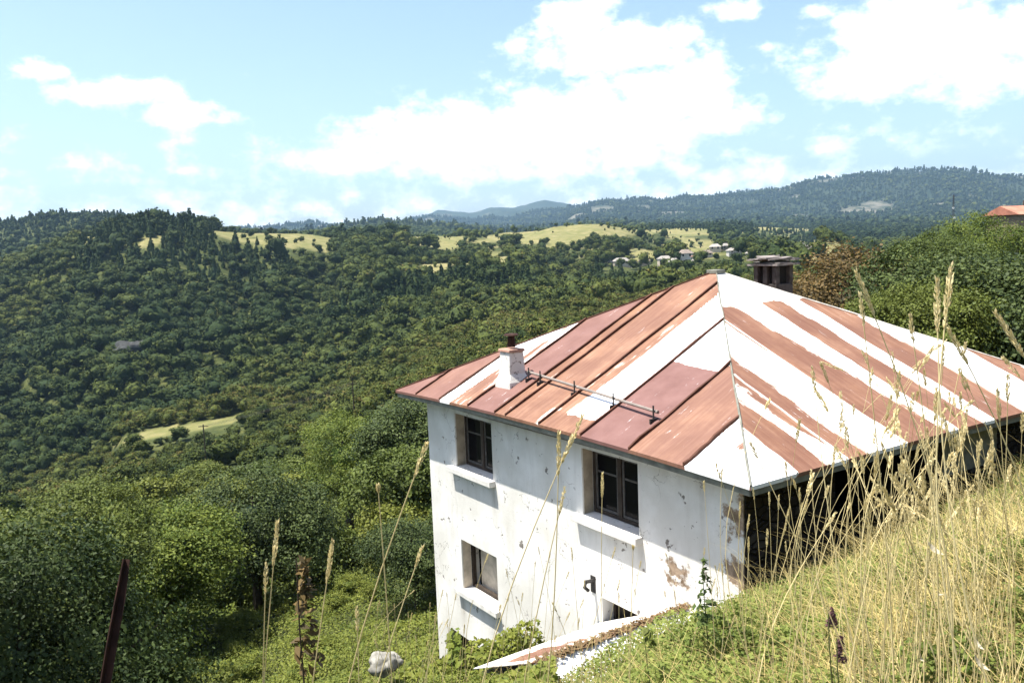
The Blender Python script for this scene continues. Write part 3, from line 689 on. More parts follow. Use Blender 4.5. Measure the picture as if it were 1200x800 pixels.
# big rear chimney with slab cap and open sides
CS, CQ = 5.35, 7.0
big = MB()
zb_, zt_ = -2.4, -.72
big.box(-CS-.33, CQ-.29, zb_-ZB, -CS+.33, CQ+.29, zt_-.42-ZB)
rc = big.build('chimney', M['soot'], house, .02)
for dx in (-.27, 0, .27):
    for dy in (-.23, .23): MB().box(-CS+dx-.06, CQ+dy-.06, zt_-.42-ZB, -CS+dx+.06, CQ+dy+.06, zt_-ZB).build('chimney_pillar', M['soot'], rc, .01)
MB().box(-CS-.23, CQ-.18, zt_-.415-ZB, -CS+.23, CQ+.18, zt_-.01-ZB).build('flue', M['interior'], rc)
cap = MB()
for k in range(26):
    x_ = random.uniform(-.31, .31); y_ = random.uniform(-.28, .28); lay = k % 3; zz = zt_+.042+lay*.035+(.07-.07*abs(x_)/.42)*(lay > 0); wx, wy = random.uniform(.14, .26), random.uniform(.12, .22)
    a = random.uniform(0, 3); ca, sa = math.cos(a), math.sin(a); tl = random.uniform(-.03, .03)
    q4 = [(-wx, -wy), (wx, -wy), (wx, wy), (-wx, wy)]
    B_ = [(-CS+x_+ca*u_-sa*v_, CQ+y_+sa*u_+ca*v_, zz+tl*u_/wx-ZB) for u_, v_ in q4]; cap.hexa(B_+[(p[0], p[1], p[2]+.028) for p in B_])
cap.box(-CS-.44, CQ-.39, zt_-ZB, -CS+.44, CQ+.39, zt_+.04-ZB)
cap.build('slab_cap', M['slate'], rc)
# lean-to shed at the foot of the facade
shed = empty('lean_to_shed', tuple(wp(1.2, -1.5, -7.2)), 'low tin roofed lean-to shed against the foot of the white facade', 'shed', rz=math.atan2(-Uv[1], -Uv[0]))
SZ = -7.2
def sl(s, q, z): return (-(s-1.2), q+1.5, z-SZ)
def sheet(P, n, rfun, name, par):
    V, UV, ru = [], [], []
    for i in range(n+1):
        for j in range(n+1):
            a, b_ = i/n, j/n
            p = (1-a)*(1-b_)*np.array(P[0])+a*(1-b_)*np.array(P[1])+a*b_*np.array(P[2])+(1-a)*b_*np.array(P[3]); V.append(sl(*p)); UV.append((a*2.4, b_*3.)); ru.append(rfun(a, b_))
    Fq = [(i*(n+1)+j, i*(n+1)+j+1, (i+1)*(n+1)+j+1, (i+1)*(n+1)+j) for i in range(n) for j in range(n)]
    me = bpy.data.meshes.new(name); me.from_pydata(V, [], Fq); me.materials.append(M['sheet'])
    ul = me.uv_layers.new(name='UVMap'); li = np.empty(len(me.loops), np.int32); me.loops.foreach_get('vertex_index', li); ul.data.foreach_set('uv', np.array(UV, np.float32)[li].ravel())
    for nm, val in (('rust', ru), ('hue', [.1]*len(ru))):
        a_ = me.attributes.new(nm, 'FLOAT', 'POINT'); a_.data.foreach_set('value', np.array(val, np.float32))
    o = link(bpy.data.objects.new(name, me), par); sm = o.modifiers.new('solid', 'SOLIDIFY'); sm.thickness = .012; return o
rz_, ez = -5.62, -6.95
sheet([(1.1, -.004, rz_), (1.1, -2.75, rz_-.05), (3.3, -2.6, -6.70), (3.3, -.004, -6.66)], 30, lambda a, b_: .38+.6*max(0, 1-abs(b_-.08)/.1)+.45*max(0, 1-math.hypot((a-.75)/.3, (b_-.45)/.3)), 'roof', shed)
sheet([(1.1, -.004, rz_), (1.1, -2.9, rz_-.05), (.15, -2.9, ez+.72), (.15, -.004, ez+.85)], 30, lambda a, b_: .1+.95*max(0, 1-math.hypot((a-.5)/.35, (b_-.62)/.32)), 'roof', shed)
def debris(P0, P1, n, w, par):
    m_ = MB()
    for k in range(n):
        t_ = random.random(); p = np.array(P0)+(np.array(P1)-np.array(P0))*t_; p = p+np.array([random.gauss(0, w), random.gauss(0, .05), random.uniform(.0, .03)])
        l = random.uniform(.02, .07); d_ = np.array([random.uniform(-1, 1), random.uniform(-1, 1), random.uniform(-.2, .5)]); d_ /= np.linalg.norm(d_); e_ = np.cross(d_, (0, 0, 1)); e_ /= np.linalg.norm(e_)+1e-6
        m_.add([sl(*(p-d_*l)), sl(*(p+e_*l*.4)), sl(*(p+d_*l)), sl(*(p-e_*l*.4))], [(0, 1, 2, 3)])
    return m_.build('moss', flat('dead_moss', (.13, .085, .045), .95, .1, .5, 20), par)
debris((1.1, -.05, rz_+.01), (1.1, -2.85, rz_-.03), 900, .05, shed); debris((.74, -.05, -5.79), (.78, -1.6, -5.84), 700, .045, shed)
sw = MB(); sw.box(-(3.2-1.2), -2.5+1.5, -9.5-SZ, -(3.12-1.2), 1.49, -6.74-SZ)
sw.hexa([sl(.3, -2.5, -9.5), sl(3.1, -2.5, -9.5), sl(3.1, -2.4, -9.5), sl(.3, -2.4, -9.5), sl(.3, -2.5, -6.2), sl(3.1, -2.5, -6.72), sl(3.1, -2.4, -6.72), sl(.3, -2.4, -6.2)])
o = sw.build('wall', M['plaster'], shed); fixn(o)

# ------------------------------------------------------------------ trees
def unit(v): return v/(np.linalg.norm(v, axis=-1, keepdims=True)+1e-9)
def leaf_quads(P, Nn, size, g, aspect=.6):
    """diamond leaves at points P facing Nn"""
    n = len(P); r = unit(g.normal(size=(n, 3))); a = unit(np.cross(Nn, r)); b = np.cross(Nn, a)
    s = size[:, None]
    V = np.stack([P-a*s, P+b*s*aspect+Nn*s*.12, P+a*s, P-b*s*aspect+Nn*s*.12], 1).reshape(-1, 3)
    return V, np.arange(n*4).reshape(n, 4)
def crown_pts(g, lobes, nclump, nleaf, spread, size):
    """lobes: list of centre(3), radii(3). leaves gathered in clumps over the lobes' shells"""
    w = np.array([l[1][0]*l[1][1]+l[1][2]**2 for l in lobes]); w = w/w.sum()
    k = g.choice(len(lobes), nclump, p=w); C = np.array([l[0] for l in lobes])[k]; Rr = np.array([l[1] for l in lobes])[k]
    d = unit(g.normal(size=(nclump, 3))); d[:, 2] = np.where(d[:, 2] < -.45, -d[:, 2]*.6, d[:, 2]); d = unit(d)
    rad = g.uniform(.78, 1.04, (nclump, 1)); cc = C+d*Rr*rad
    Pn = np.repeat(cc, nleaf, 0)+g.normal(size=(nclump*nleaf, 3))*np.array([spread, spread, spread*.7])
    dn = np.repeat(d, nleaf, 0)
    nn = unit(dn*.7+g.normal(size=dn.shape)*.55+np.array([0, 0, .45]))
    tn = np.clip(np.repeat(g.normal(.5, .17, nclump), nleaf)+g.normal(0, .16, len(Pn)), 0, 1)
    sz = size*g.uniform(.65, 1.25, len(Pn))
    return Pn, nn, sz, tn
def hull(lobes, nph, nth, k=.9, c=None):
    """closed lumpy surface round the lobes, seen from the crown's middle"""
    C = np.array([l[0] for l in lobes]); Rr = np.array([l[1] for l in lobes]); c = C[0] if c is None else c
    th = np.linspace(.12, math.pi-.25, nth); ph = np.arange(nph)*2*math.pi/nph
    D = np.stack([np.outer(np.sin(th), np.cos(ph)), np.outer(np.sin(th), np.sin(ph)), np.outer(np.cos(th), np.ones(nph))], -1).reshape(-1, 3)
    best = np.full(len(D), .05)
    for cc, r in zip(C, Rr):
        o = (c-cc)/r; d = D/r; A_ = (d*d).sum(1); B_ = (d*o).sum(1); Q = (o*o).sum()-1; disc = B_*B_-A_*Q
        t_ = np.where(disc > 0, (-B_+np.sqrt(np.maximum(disc, 0)))/A_, 0); best = np.maximum(best, t_)
    V = c+D*best[:, None]*k
    Fq = np.array([[i*nph+j, (i+1)*nph+j, (i+1)*nph+(j+1) % nph, i*nph+(j+1) % nph] for i in range(nth-1) for j in range(nph)])
    n0 = len(V); V = np.concatenate([V, V[:nph].mean(0)[None]+[[0, 0, .02]], V[-nph:].mean(0)[None]])
    Fq = np.concatenate([Fq, [[n0, j, (j+1) % nph, (j+1) % nph] for j in range(0)] or np.zeros((0, 4), int), np.array([[(j+2) % nph, j, (j+1) % nph, (j+2) % nph] for j in range(0)]).reshape(0, 4).astype(int),
         np.array([[n0, j, j+1, (j+2) % nph] for j in range(0, nph, 2)]), np.array([[n0+1, (nth-1)*nph+(j+2) % nph, (nth-1)*nph+j+1, (nth-1)*nph+j] for j in range(0, nph, 2)])])
    return V, Fq
def make_lobes(g, H, Rad, n, base=.25):
    L = [((0, 0, H*.62), (Rad*.72, Rad*.72, H*.36))]
    for i in range(n):
        a = g.uniform(0, 6.283); r = Rad*g.uniform(.35, .68); z = H*g.uniform(base+.08, .78); s = Rad*g.uniform(.34, .55)
        L.append(((math.cos(a)*r, math.sin(a)*r, z), (s, s, s*g.uniform(.7, .95))))
    return L
def crown_mesh(name, seed, H, Rad, nl, nclump, nleaf, spread, size, mat, base=.25, hk=.34):
    g = np.random.default_rng(seed); lb = make_lobes(g, H, Rad, nl, base); P, nn, sz, tn = crown_pts(g, lb, nclump, nleaf, spread, size)
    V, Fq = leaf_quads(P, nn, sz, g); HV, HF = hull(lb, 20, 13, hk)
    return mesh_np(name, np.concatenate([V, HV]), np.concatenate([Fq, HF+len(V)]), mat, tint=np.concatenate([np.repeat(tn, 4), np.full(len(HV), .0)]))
def trunk_mesh(seed, H, Rad, mat):
    g = random.Random(seed); m_ = MB(); r = .03*H
    m_.tube([(0, 0, -.6), (g.uniform(-.05, .05), 0, H*.2), (g.uniform(-.1, .1), g.uniform(-.1, .1), H*.45), (g.uniform(-.2, .2), g.uniform(-.2, .2), H*.8)], [r*1.25, r, r*.7, r*.2], 7)
    for k in range(6):
        a = g.uniform(0, 6.28); z = H*g.uniform(.2, .5); e = Rad*g.uniform(.45, .75)
        m_.tube([(0, 0, z), (math.cos(a)*e*.5, math.sin(a)*e*.5, z+H*.12), (math.cos(a)*e, math.sin(a)*e, z+H*g.uniform(.18, .3))], [r*.5, r*.33, r*.1], 5)
    me = bpy.data.meshes.new('trunk'); me.from_pydata(m_.v, [], m_.f); me.materials.append(mat); return me
def far_proto(seed, nclump, nleaf, size, hn=(12, 8), conifer=False):
    g = np.random.default_rng(seed)
    if conifer:
        lb = [((0, 0, .10+.16*k), (.30*(1-k/6.2), .30*(1-k/6.2), .15)) for k in range(6)]
        n = nclump*nleaf; t_ = g.random(n)**.8; a = g.uniform(0, 6.283, n); r = (1-t_)*.32*(.8+.3*g.random(n))+.02
        P = np.stack([np.cos(a)*r, np.sin(a)*r, .05+.97*t_], -1); nn = unit(np.stack([np.cos(a), np.sin(a), np.full(n, .8)], -1)+g.normal(size=(n, 3))*.4)
        V, Fq = leaf_quads(P, nn, size*g.uniform(.7, 1.2, n), g); HV, HF = hull(lb, hn[0], hn[1], .95, np.array([0, 0, .3]))
        T = np.repeat(np.clip(g.normal(.2, .15, n), 0, 1), 4); ht = .2
    else:
        lb = make_lobes(g, 1, .52, 7, .05); P, nn, sz, tn = crown_pts(g, lb, nclump, nleaf, .05, size)
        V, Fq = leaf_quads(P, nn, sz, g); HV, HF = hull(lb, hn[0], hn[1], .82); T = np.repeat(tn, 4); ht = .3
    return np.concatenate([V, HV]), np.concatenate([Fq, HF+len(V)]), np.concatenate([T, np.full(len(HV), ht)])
def forest_mesh(name, X, Y, Z, H, protos, kind, tints, mat):
    Vs, Fs, Ts = [], [], []; off = 0
    rot = rng.uniform(0, 6.283, len(X)); wide = rng.uniform(.85, 1.25, len(X))
    for k, (V, Fq, T) in enumerate(protos):
        sel = np.where(kind == k)[0]
        if not len(sel): continue
        c, s = np.cos(rot[sel])[:, None], np.sin(rot[sel])[:, None]; h = H[sel][:, None]; w = h*wide[sel][:, None]
        VV = np.stack([(V[:, 0]*c-V[:, 1]*s)*w+X[sel][:, None], (V[:, 0]*s+V[:, 1]*c)*w+Y[sel][:, None], V[:, 2]*h+Z[sel][:, None]], -1).reshape(-1, 3)
        FF = (Fq[None]+(np.arange(len(sel))*len(V))[:, None, None]).reshape(-1, 4)+off
        TT = np.clip(T[None]*.55+tints[sel][:, None]*.6-.05, 0, 1).ravel()
        Vs.append(VV); Fs.append(FF); Ts.append(TT); off += len(VV)
    me = mesh_np(name, np.concatenate(Vs), np.concatenate(Fs), mat, tint=np.concatenate(Ts)); return link(bpy.data.objects.new(name, me))

# what the photographer's hill can see: highest elevation so far along each azimuth
va = np.radians(np.arange(-46, 46.01, .25)); vd_ = np.exp(np.linspace(math.log(8), math.log(11000), 420))
VA, VD = np.meshgrid(va, vd_, indexing='ij'); VT = height(VD*np.sin(VA), VD*np.cos(VA))/VD
VMAX = np.maximum.accumulate(VT, 1)
def visible(x, y, ztop, slack=.012):
    d = np.hypot(x, y); a = np.arctan2(x, y)
    i = np.clip(((a-va[0])/(va[1]-va[0])).round().astype(int), 0, len(va)-1); j = np.clip(np.searchsorted(vd_, d*.97)-1, 0, len(vd_)-1)
    return ztop/d > VMAX[i, j]-slack
def scatter(d0, d1, spacing, a0=-38, a1=38):
    """jittered hexagonal scatter in a sector"""
    xs = np.arange(-d1*.75, d1*.75, spacing); ys = np.arange(d0*.6, d1, spacing*.87)
    X, Y = np.meshgrid(xs, ys); X = X+(np.arange(len(ys)) % 2)[:, None]*spacing*.5
    X = X.ravel()+rng.uniform(-.42, .42, X.size)*spacing; Y = Y.ravel()+rng.uniform(-.42, .42, Y.size)*spacing
    d = np.hypot(X, Y); a = np.degrees(np.arctan2(X, Y)); k = (d > d0) & (d < d1) & (a > a0) & (a < a1); return X[k], Y[k]

KINDS = [(6.5, 3.2, 9), (5.5, 3.0, 8), (7.5, 3.3, 10), (4.6, 2.9, 8), (6.0, 2.6, 7)]
trunks = [trunk_mesh(200+i, h, r, M['bark']) for i, (h, r, nl) in enumerate(KINDS)]
def protos(seed, nclump, nleaf, spread, size, kinds): return [(crown_mesh('crown', seed+i, KINDS[i][0], KINDS[i][1], KINDS[i][2], nclump, nleaf, spread, size, M['leaf']), trunks[i], KINDS[i][0], KINDS[i][1]) for i in kinds]
close_protos = protos(90, 420, 95, .26, .062, range(5))
near_protos = protos(100, 300, 52, .27, .105, range(5))
mid_protos = protos(120, 190, 26, .30, .17, range(5))
def put_tree(pro, x, y, z, sc_, label, cat='tree', group=None, name='broadleaf_tree', mat=None, sz=None):
    cm, tm, h, r = pro
    e = empty(name, (x, y, z), label, cat, group, random.uniform(0, 6.28)); s2 = sz or sc_; e.scale = (sc_, sc_, s2)
    if mat is not None:
        cm = cm.copy(); cm.materials.clear(); cm.materials.append(mat)
    link(bpy.data.objects.new('crown', cm), e); link(bpy.data.objects.new('trunk', tm), e); return e

# the single trees one can tell apart
def at(px, py, d):
    r_ = ray(px, py); r_ = r_/np.hypot(r_[0], r_[1]); return r_*d
SPECIAL = []
def special(px, ytop, d, hgt, pro, label, mat=None, wide=1., name='broadleaf_tree', cat='tree'):
    p = at(px, ytop, d); h = pro[2]; zb = p[2]-hgt; SPECIAL.append((p[0], p[1], hgt*.45))
    g_ = float(height(p[0], p[1])); hgt2 = max(hgt, p[2]-g_) if p[2]-g_ < hgt*1.5 else hgt
    return put_tree(pro, p[0], p[1], p[2]-hgt2, hgt2/h*wide, label, cat, None, name, mat, hgt2/h)
NP = close_protos
special(998, 287, 46, 8.0, NP[0], 'bronze-brown broadleaf tree directly right of the large stone-capped chimney', M['leaf_brown'], 1.22)
special(1130, 286, 42, 9.0, NP[2], 'large dark green tree with pale leaf tips right behind the roof hip', M['leaf_tip'], 1.05)
special(1075, 330, 38, 6.0, NP[1], 'smaller green tree between the bronze tree and the large dark tree', None, .9)
special(1205, 300, 40, 9.0, NP[4], 'dark green tree cut by the right edge of the photo', M['leaf_tip'], 1.1)
special(1146, 249, 112, 9.5, NP[0], 'round yellow-green treetop on the skyline beside the red-roofed house', M['leaf_under'], 1.05)
special(1100, 272, 98, 6.5, NP[3], 'bushy tree left of the round skyline treetop', None, 1.2)
special(1060, 305, 80, 7.0, NP[1], 'green tree behind the gap between the bronze tree and the dark tree', None, 1.1)
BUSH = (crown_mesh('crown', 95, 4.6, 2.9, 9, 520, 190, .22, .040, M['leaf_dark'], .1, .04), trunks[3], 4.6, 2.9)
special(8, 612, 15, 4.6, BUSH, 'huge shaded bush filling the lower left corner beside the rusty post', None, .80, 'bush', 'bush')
put_tree(NP[4], *[float(v) for v in (at(-150, 400, 13.5)*np.array([1, 1, 0]))[:2]], float(height(*(at(-150, 400, 13.5)[:2]))), .42, 'slender unseen tree added beyond the left edge to shade the lower left bush', 'tree', None, 'broadleaf_tree', None, 1.55)  # added out of view to throw shade on the corner bush
special(292, 548, 46, 6.5, NP[0], 'dark broad tree crown above the sunlit opening left of the house', M['leaf_tip'], 1.05)
special(402, 488, 68, 9.0, NP[2], 'large green tree crown level with the upper windows left of the house', M['leaf_under'], 1.1)
special(478, 468, 62, 9.0, NP[4], 'dark brownish green tree touching the left eave of the house', M['leaf_tip'], 1.15)
special(484, 606, 36, 4.0, NP[3], 'dark round bush beside the left edge of the white facade', M['leaf_tip'], .95, 'bush', 'bush')
special(178, 596, 42, 4.6, NP[1], 'bright green leafy tree between the lower left bush and the dark broad crown', M['leaf_under'], 1.1)
special(95, 560, 34, 6.0, NP[0], 'dense dark tree above the lower left bush', None, 1.1)

x1, y1 = scatter(22, 175, 5.6)
z1 = height(x1, y1); d1 = np.hypot(x1, y1); px1, py1 = proj(np.stack([x1, y1, z1+3], -1))
keep = ~inside_house(x1, y1, 3.5)
keep &= meadow(x1, y1, z1) < .5
SLOPE = [(90, 1300), (175, 830), (215, 760), (300, 715), (330, 680), (325, 630), (350, 600), (420, 590), (520, 640), (530, 830), (540, 1300)]      # open bright slope
pxg, pyg = proj(np.stack([x1, y1, z1], -1))
keep &= ~(inpoly(pxg, pyg, SLOPE) & (d1 < 48))
keep &= ~((pxg > 470) & (d1 < 34))
keep &= visible(x1, y1, z1+6.5, .004)
keep &= (px1 > -90) & (px1 < 1290) & ~((px1 > 560) & (px1 < 930) & (d1 < 75)) & ~((px1 > 930) & (d1 < 58))
for (sx_, sy_, sr_) in SPECIAL: keep &= np.hypot(x1-sx_, y1-sy_) > max(2.2, sr_*.9)
# what is hidden behind the roof from here
hid = (px1 > 640) & (px1 < 930) & (py1 > 470)
keep &= ~hid
PATCH = [(318, 596), (400, 584), (470, 600), (500, 640), (470, 690), (330, 700), (300, 660)]      # sunlit opening
for f_ in (1., 3., 5.):
    qa, qb = proj(np.stack([x1, y1, z1+f_], -1)); keep &= ~(inpoly(qa, qb, PATCH) & (d1 < 47))
keep &= ~((px1 > 930) & ((d1 < 72) | ((d1 < 150) & (rng.random(len(d1)) < .45))))
idx = np.where(keep)[0]; idx = idx[np.argsort(d1[idx])]
NIND = 288
ind, rest = idx[:NIND], idx[NIND:]
print('near trees', len(idx))
for i in ind:
    d = d1[i]; k = random.randrange(5); pro = (close_protos if d < 40 else near_protos if d < 85 else mid_protos)[k]
    s = random.choice((random.uniform(.5, .8), random.uniform(.85, 1.15), random.uniform(1.0, 1.32)))*(1.0 if d > 45 else .72)
    put_tree(pro, x1[i], y1[i], z1[i]-.3, s, 'green broadleaf tree in the crowded wood filling the slope below the house', 'tree', 'trees of the wood below the house', 'broadleaf_tree', None, s*random.uniform(.85, 1.1))

mp_ = [far_proto(300+i, 90, 14, .045, (16, 10)) for i in range(5)]
fp_ = [far_proto(320+i, 48, 6, .068, (12, 8)) for i in range(5)]+[far_proto(330+i, 14, 4, .10, (8, 7), True) for i in range(2)]
tp_ = [far_proto(340+i, 8, 3, .14, (10, 6)) for i in range(3)]+[far_proto(345, 6, 4, .15, (6, 6), True)]
WH, CR, TN = (.50, .47, .42), (.40, .35, .28), (.30, .25, .19); SL, RD, BR = (.26, .24, .215), (.24, .14, .10), (.19, .155, .13)
VIL = [ (719, 303, 640, 9, 7, 4, .3, WH, SL, 'white house with a grey roof, highest of the left village pair'),
 (728, 309, 600, 12, 6, 3.2, .2, CR, SL, 'long low cream building in front of the left village house'),
 (708, 308, 600, 5, 5, 2.6, .1, TN, RD, 'small tan shed at the left end of the village'),
 (755, 308, 650, 9, 6, 3, -.2, TN, BR, 'low tan house with a brown roof below the village meadow'),
 (779, 306, 680, 11, 6, 3.4, .2, CR, SL, 'cream house with a pale roof at the right end of the village meadow'),
 (803, 301, 700, 12, 8, 5, .1, WH, BR, 'largest white house in the middle of the village'),
 (816, 304, 680, 6, 6, 4, .3, WH, RD, 'narrow white house attached beside the largest village house'),
 (838, 292, 820, 11, 7, 4, -.2, CR, SL, 'pale house on the upper village terrace'),
 (860, 296, 820, 13, 7, 3.5, .15, WH, SL, 'wide pale-roofed house right of the upper terrace'),
 (938, 291, 800, 10, 7, 3.5, .1, WH, SL, 'white house just above the large stone-capped chimney'),
 (960, 296, 700, 8, 6, 3, -.1, CR, RD, 'cream house half hidden behind the bronze tree'),
 (742, 311, 600, 6, 5, 2.6, .4, CR, BR, 'small cream outbuilding right of the long low village building'),
 (790, 309, 640, 8, 6, 3, -.1, WH, SL, 'white cottage with a pale roof below the largest village house'),
 (828, 299, 720, 9, 6, 3.2, .1, CR, BR, 'cream house with a brown roof between the village centre and the upper terrace'),
 (850, 290, 860, 8, 6, 3, .2, TN, SL, 'small tan house on the upper village terrace beside the pale house'),
 (880, 299, 760, 9, 6, 3.2, -.2, WH, SL, 'white house at the right end of the village, left of the chimney')]
def ground_dist(px, py, d0=430, d1=1500):
    r_ = ray(px, py); r_ = r_/np.hypot(r_[0], r_[1]); ds = np.linspace(d0, d1, 3000); P = ds[:, None]*r_; k = np.where(P[:, 2] < height(P[:, 0], P[:, 1]))[0]
    return float(ds[k[0]]) if len(k) else None
VIL2 = []
for v in VIL:
    d_ = ground_dist(v[0], v[1]+3) or v[2]; f_ = .92*d_/v[2]; VIL2.append((v[0], v[1], d_, v[3]*f_, v[4]*f_, v[5]*f_)+v[6:])
VIL = VIL2
print('village', [(v[0], round(v[2])) for v in VIL])
# clear ground that the photo shows must stay in sight: no tree may stand up before it
OPEN = [([(x_ - 15, y_ - 7), (x_ + 15, y_ - 7), (x_ + 15, y_ + 6), (x_ - 15, y_ + 6)], d_) for (x_, y_, d_) in
        [(v[0], v[1], v[2]-4) for v in VIL]]
OPEN += [(poly, 326 if d1_ == 330 else (d0+d1_)/2) for poly, d0, d1_ in MEADOWS]
OPEN += [([(262, 398), (276, 396), (280, 410), (258, 412)], 400), ([(160, 396), (180, 396), (172, 425), (152, 428)], 400), ([(925, 288), (972, 288), (972, 300), (925, 300)], 600)]
def blocks(X, Y, Z, H):
    d = np.hypot(X, Y); bad = np.zeros(len(X), bool); fr = rng.random(len(X))
    for f_ in (.35, .95):
        px_, py_ = proj(np.stack([X, Y, Z+H*f_], -1))
        for poly, dm in OPEN: bad |= inpoly(px_, py_, poly) & (d < dm) & (fr < (.98 if poly is MEADOWS[4][0] else .35 if poly in (MEADOWS[1][0], MEADOWS[2][0], MEADOWS[3][0]) else .8))
    return bad
def wood(name, d0, d1_, spacing, hmin, hmax, protos, ncon, label_, extra=None, mdens=.07, con=None, tint_scale=60, bare=None, toff=0., gaps=0.):
    X, Y = scatter(d0, d1_, spacing)
    if extra is not None: X = np.concatenate([X, extra[0]]); Y = np.concatenate([Y, extra[1]])
    Z = height(X, Y); md = meadow(X, Y, Z); k = (md < .5) | (rng.random(len(X)) < mdens)
    px_, py_ = proj(np.stack([X, Y, Z], -1))
    H = rng.uniform(hmin, hmax, len(X))*(.72+.6*np.clip(vnoise(X/30, Y/30, 77), 0, 1))*np.where(rng.random(len(X)) < .28, rng.uniform(.4, .75, len(X)), 1)*np.where(rng.random(len(X)) < .16, rng.uniform(1.15, 1.5, len(X)), 1)
    H = np.where(md > .5, H*.55, H)
    k &= visible(X, Y, Z+H, .006) & (px_ > -120) & (px_ < 1320)
    if gaps: k &= ~((vnoise(X/26, Y/26, 301)*.6+vnoise(X/11, Y/11, 302)*.4 > 1-gaps) & (rng.random(len(X)) < .8))
    if bare is not None: k &= bare(X, Y) < .5
    if d0 < 2000: k &= ~blocks(X, Y, Z, H)
    X, Y, Z, H, md, px_ = X[k], Y[k], Z[k], H[k], md[k], px_[k]
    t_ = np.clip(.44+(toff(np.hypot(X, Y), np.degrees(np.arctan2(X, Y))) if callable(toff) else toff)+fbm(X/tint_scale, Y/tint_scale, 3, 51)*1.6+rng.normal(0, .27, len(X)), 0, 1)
    nb = len(protos)-ncon; kind = rng.integers(0, nb, len(X))
    if ncon and con is not None:
        cm = con(X, Y, px_); kind = np.where(cm & (rng.random(len(X)) < .8), nb+rng.integers(0, ncon, len(X)), kind); t_ = np.where(cm, t_*.3, t_); H = np.where(cm, H*1.15, H)
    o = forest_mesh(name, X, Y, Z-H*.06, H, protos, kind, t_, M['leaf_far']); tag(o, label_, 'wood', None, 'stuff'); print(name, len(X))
wood('spur_wood', 175, 330, 4.6, 3.6, 5.6, mp_, 0, 'mixed green wood covering the near spur of the valley', (x1[rest], y1[rest]), .03, toff=.30, gaps=.20)
def conif(X, Y, px_):
    d = np.hypot(X, Y); return ((px_ > 90) & (px_ < 260) & (d > 610) & (d < 800)) | ((px_ > 255) & (px_ < 345) & (d > 590) & (d < 690)) | ((vnoise(X/70, Y/70, 9) > .84) & (d > 450))
wood('valley_forest', 330, 860, 6.9, 5.0, 9.6, fp_, 2, 'dense dark green forest covering the opposite side of the valley', None, .10, conif, 75, toff=lambda d, a: -.10+.10*smooth(430, 600, d)-.22*(1-smooth(-22, -13, a))*(1-smooth(560, 680, d)), gaps=.22)  # the left hollow's shading is put into a darker leaf tint
def conif2(X, Y, px_):
    d = np.hypot(X, Y); return ((px_ > 760) & (d > 1150)) | ((px_ < 150) & (d > 1100)) | (vnoise(X/110, Y/110, 19) > .78)
wood('plateau_wood', 860, 2300, 11.5, 5.5, 9, tp_, 1, 'scattered woodland and hedges on the hills around the far village', None, .26, conif2, 150)
wood('mountain_forest', 2300, 6200, 24, 11, 19, tp_, 1, 'hazy blue-green conifer forest on the mountain ridge at the horizon', None, 0, lambda X, Y, p: rng.random(len(X)) < .7, 500, mountain_bare)

# rocks
def rockmesh(name, p, r, label, mat, seed, n=3):
    g = np.random.default_rng(seed); b_ = _bm.new()
    for k in range(n):
        c = g.normal(0, r*.45, 3)*(1, 1, .35); before = len(b_.verts); _bm.ops.create_icosphere(b_, subdivisions=4, radius=r*g.uniform(.5, 1)); b_.verts.ensure_lookup_table()
        sd = g.uniform(0, 50)
        for v in list(b_.verts)[before:]:
            q = np.array(v.co); nn_ = fbm(np.array([q[0]/r*1.6+sd]), np.array([q[1]/r*1.6+q[2]/r*2.1]), 4, seed+k)[0]
            v.co = Vector(q*(1+.8*nn_)*(1, 1, .8))+Vector(c)
    for f_ in b_.faces: f_.smooth = True
    me = bpy.data.meshes.new(name); b_.to_mesh(me); b_.free(); me.materials.append(mat)
    o = link(bpy.data.objects.new(name, me)); o.location = p; return tag(o, label, 'rock')
def on_ground(px, py, dmin=150, dmax=1500):
    r_ = ray(px, py); r_ = r_/np.hypot(r_[0], r_[1]); ds = np.linspace(dmin, dmax, 6000); P = ds[:, None]*r_; g_ = height(P[:, 0], P[:, 1])
    k = np.where(P[:, 2] < g_)[0]; k = k[0] if len(k) else -1; return P[k]
p = on_ground(267, 405, 300); rockmesh('rock_outcrop', tuple(p+np.array([0, -2, 1.5])), 5, 'pale rock outcrop showing through the forest across the valley', M['rock'], 5)
p = on_ground(168, 412, 300); rockmesh('rock_outcrop', tuple(p+np.array([0, -2, 1.])), 8, 'dark grey cliff face in the forest left of the pale outcrop', M['greyrock'], 8)
p = on_ground(945, 297, 300); rockmesh('rock_outcrop', tuple(p+np.array([0, -3, .5])), 7, 'whitish rocky knoll behind the large chimney', M['rock'], 9, 5)

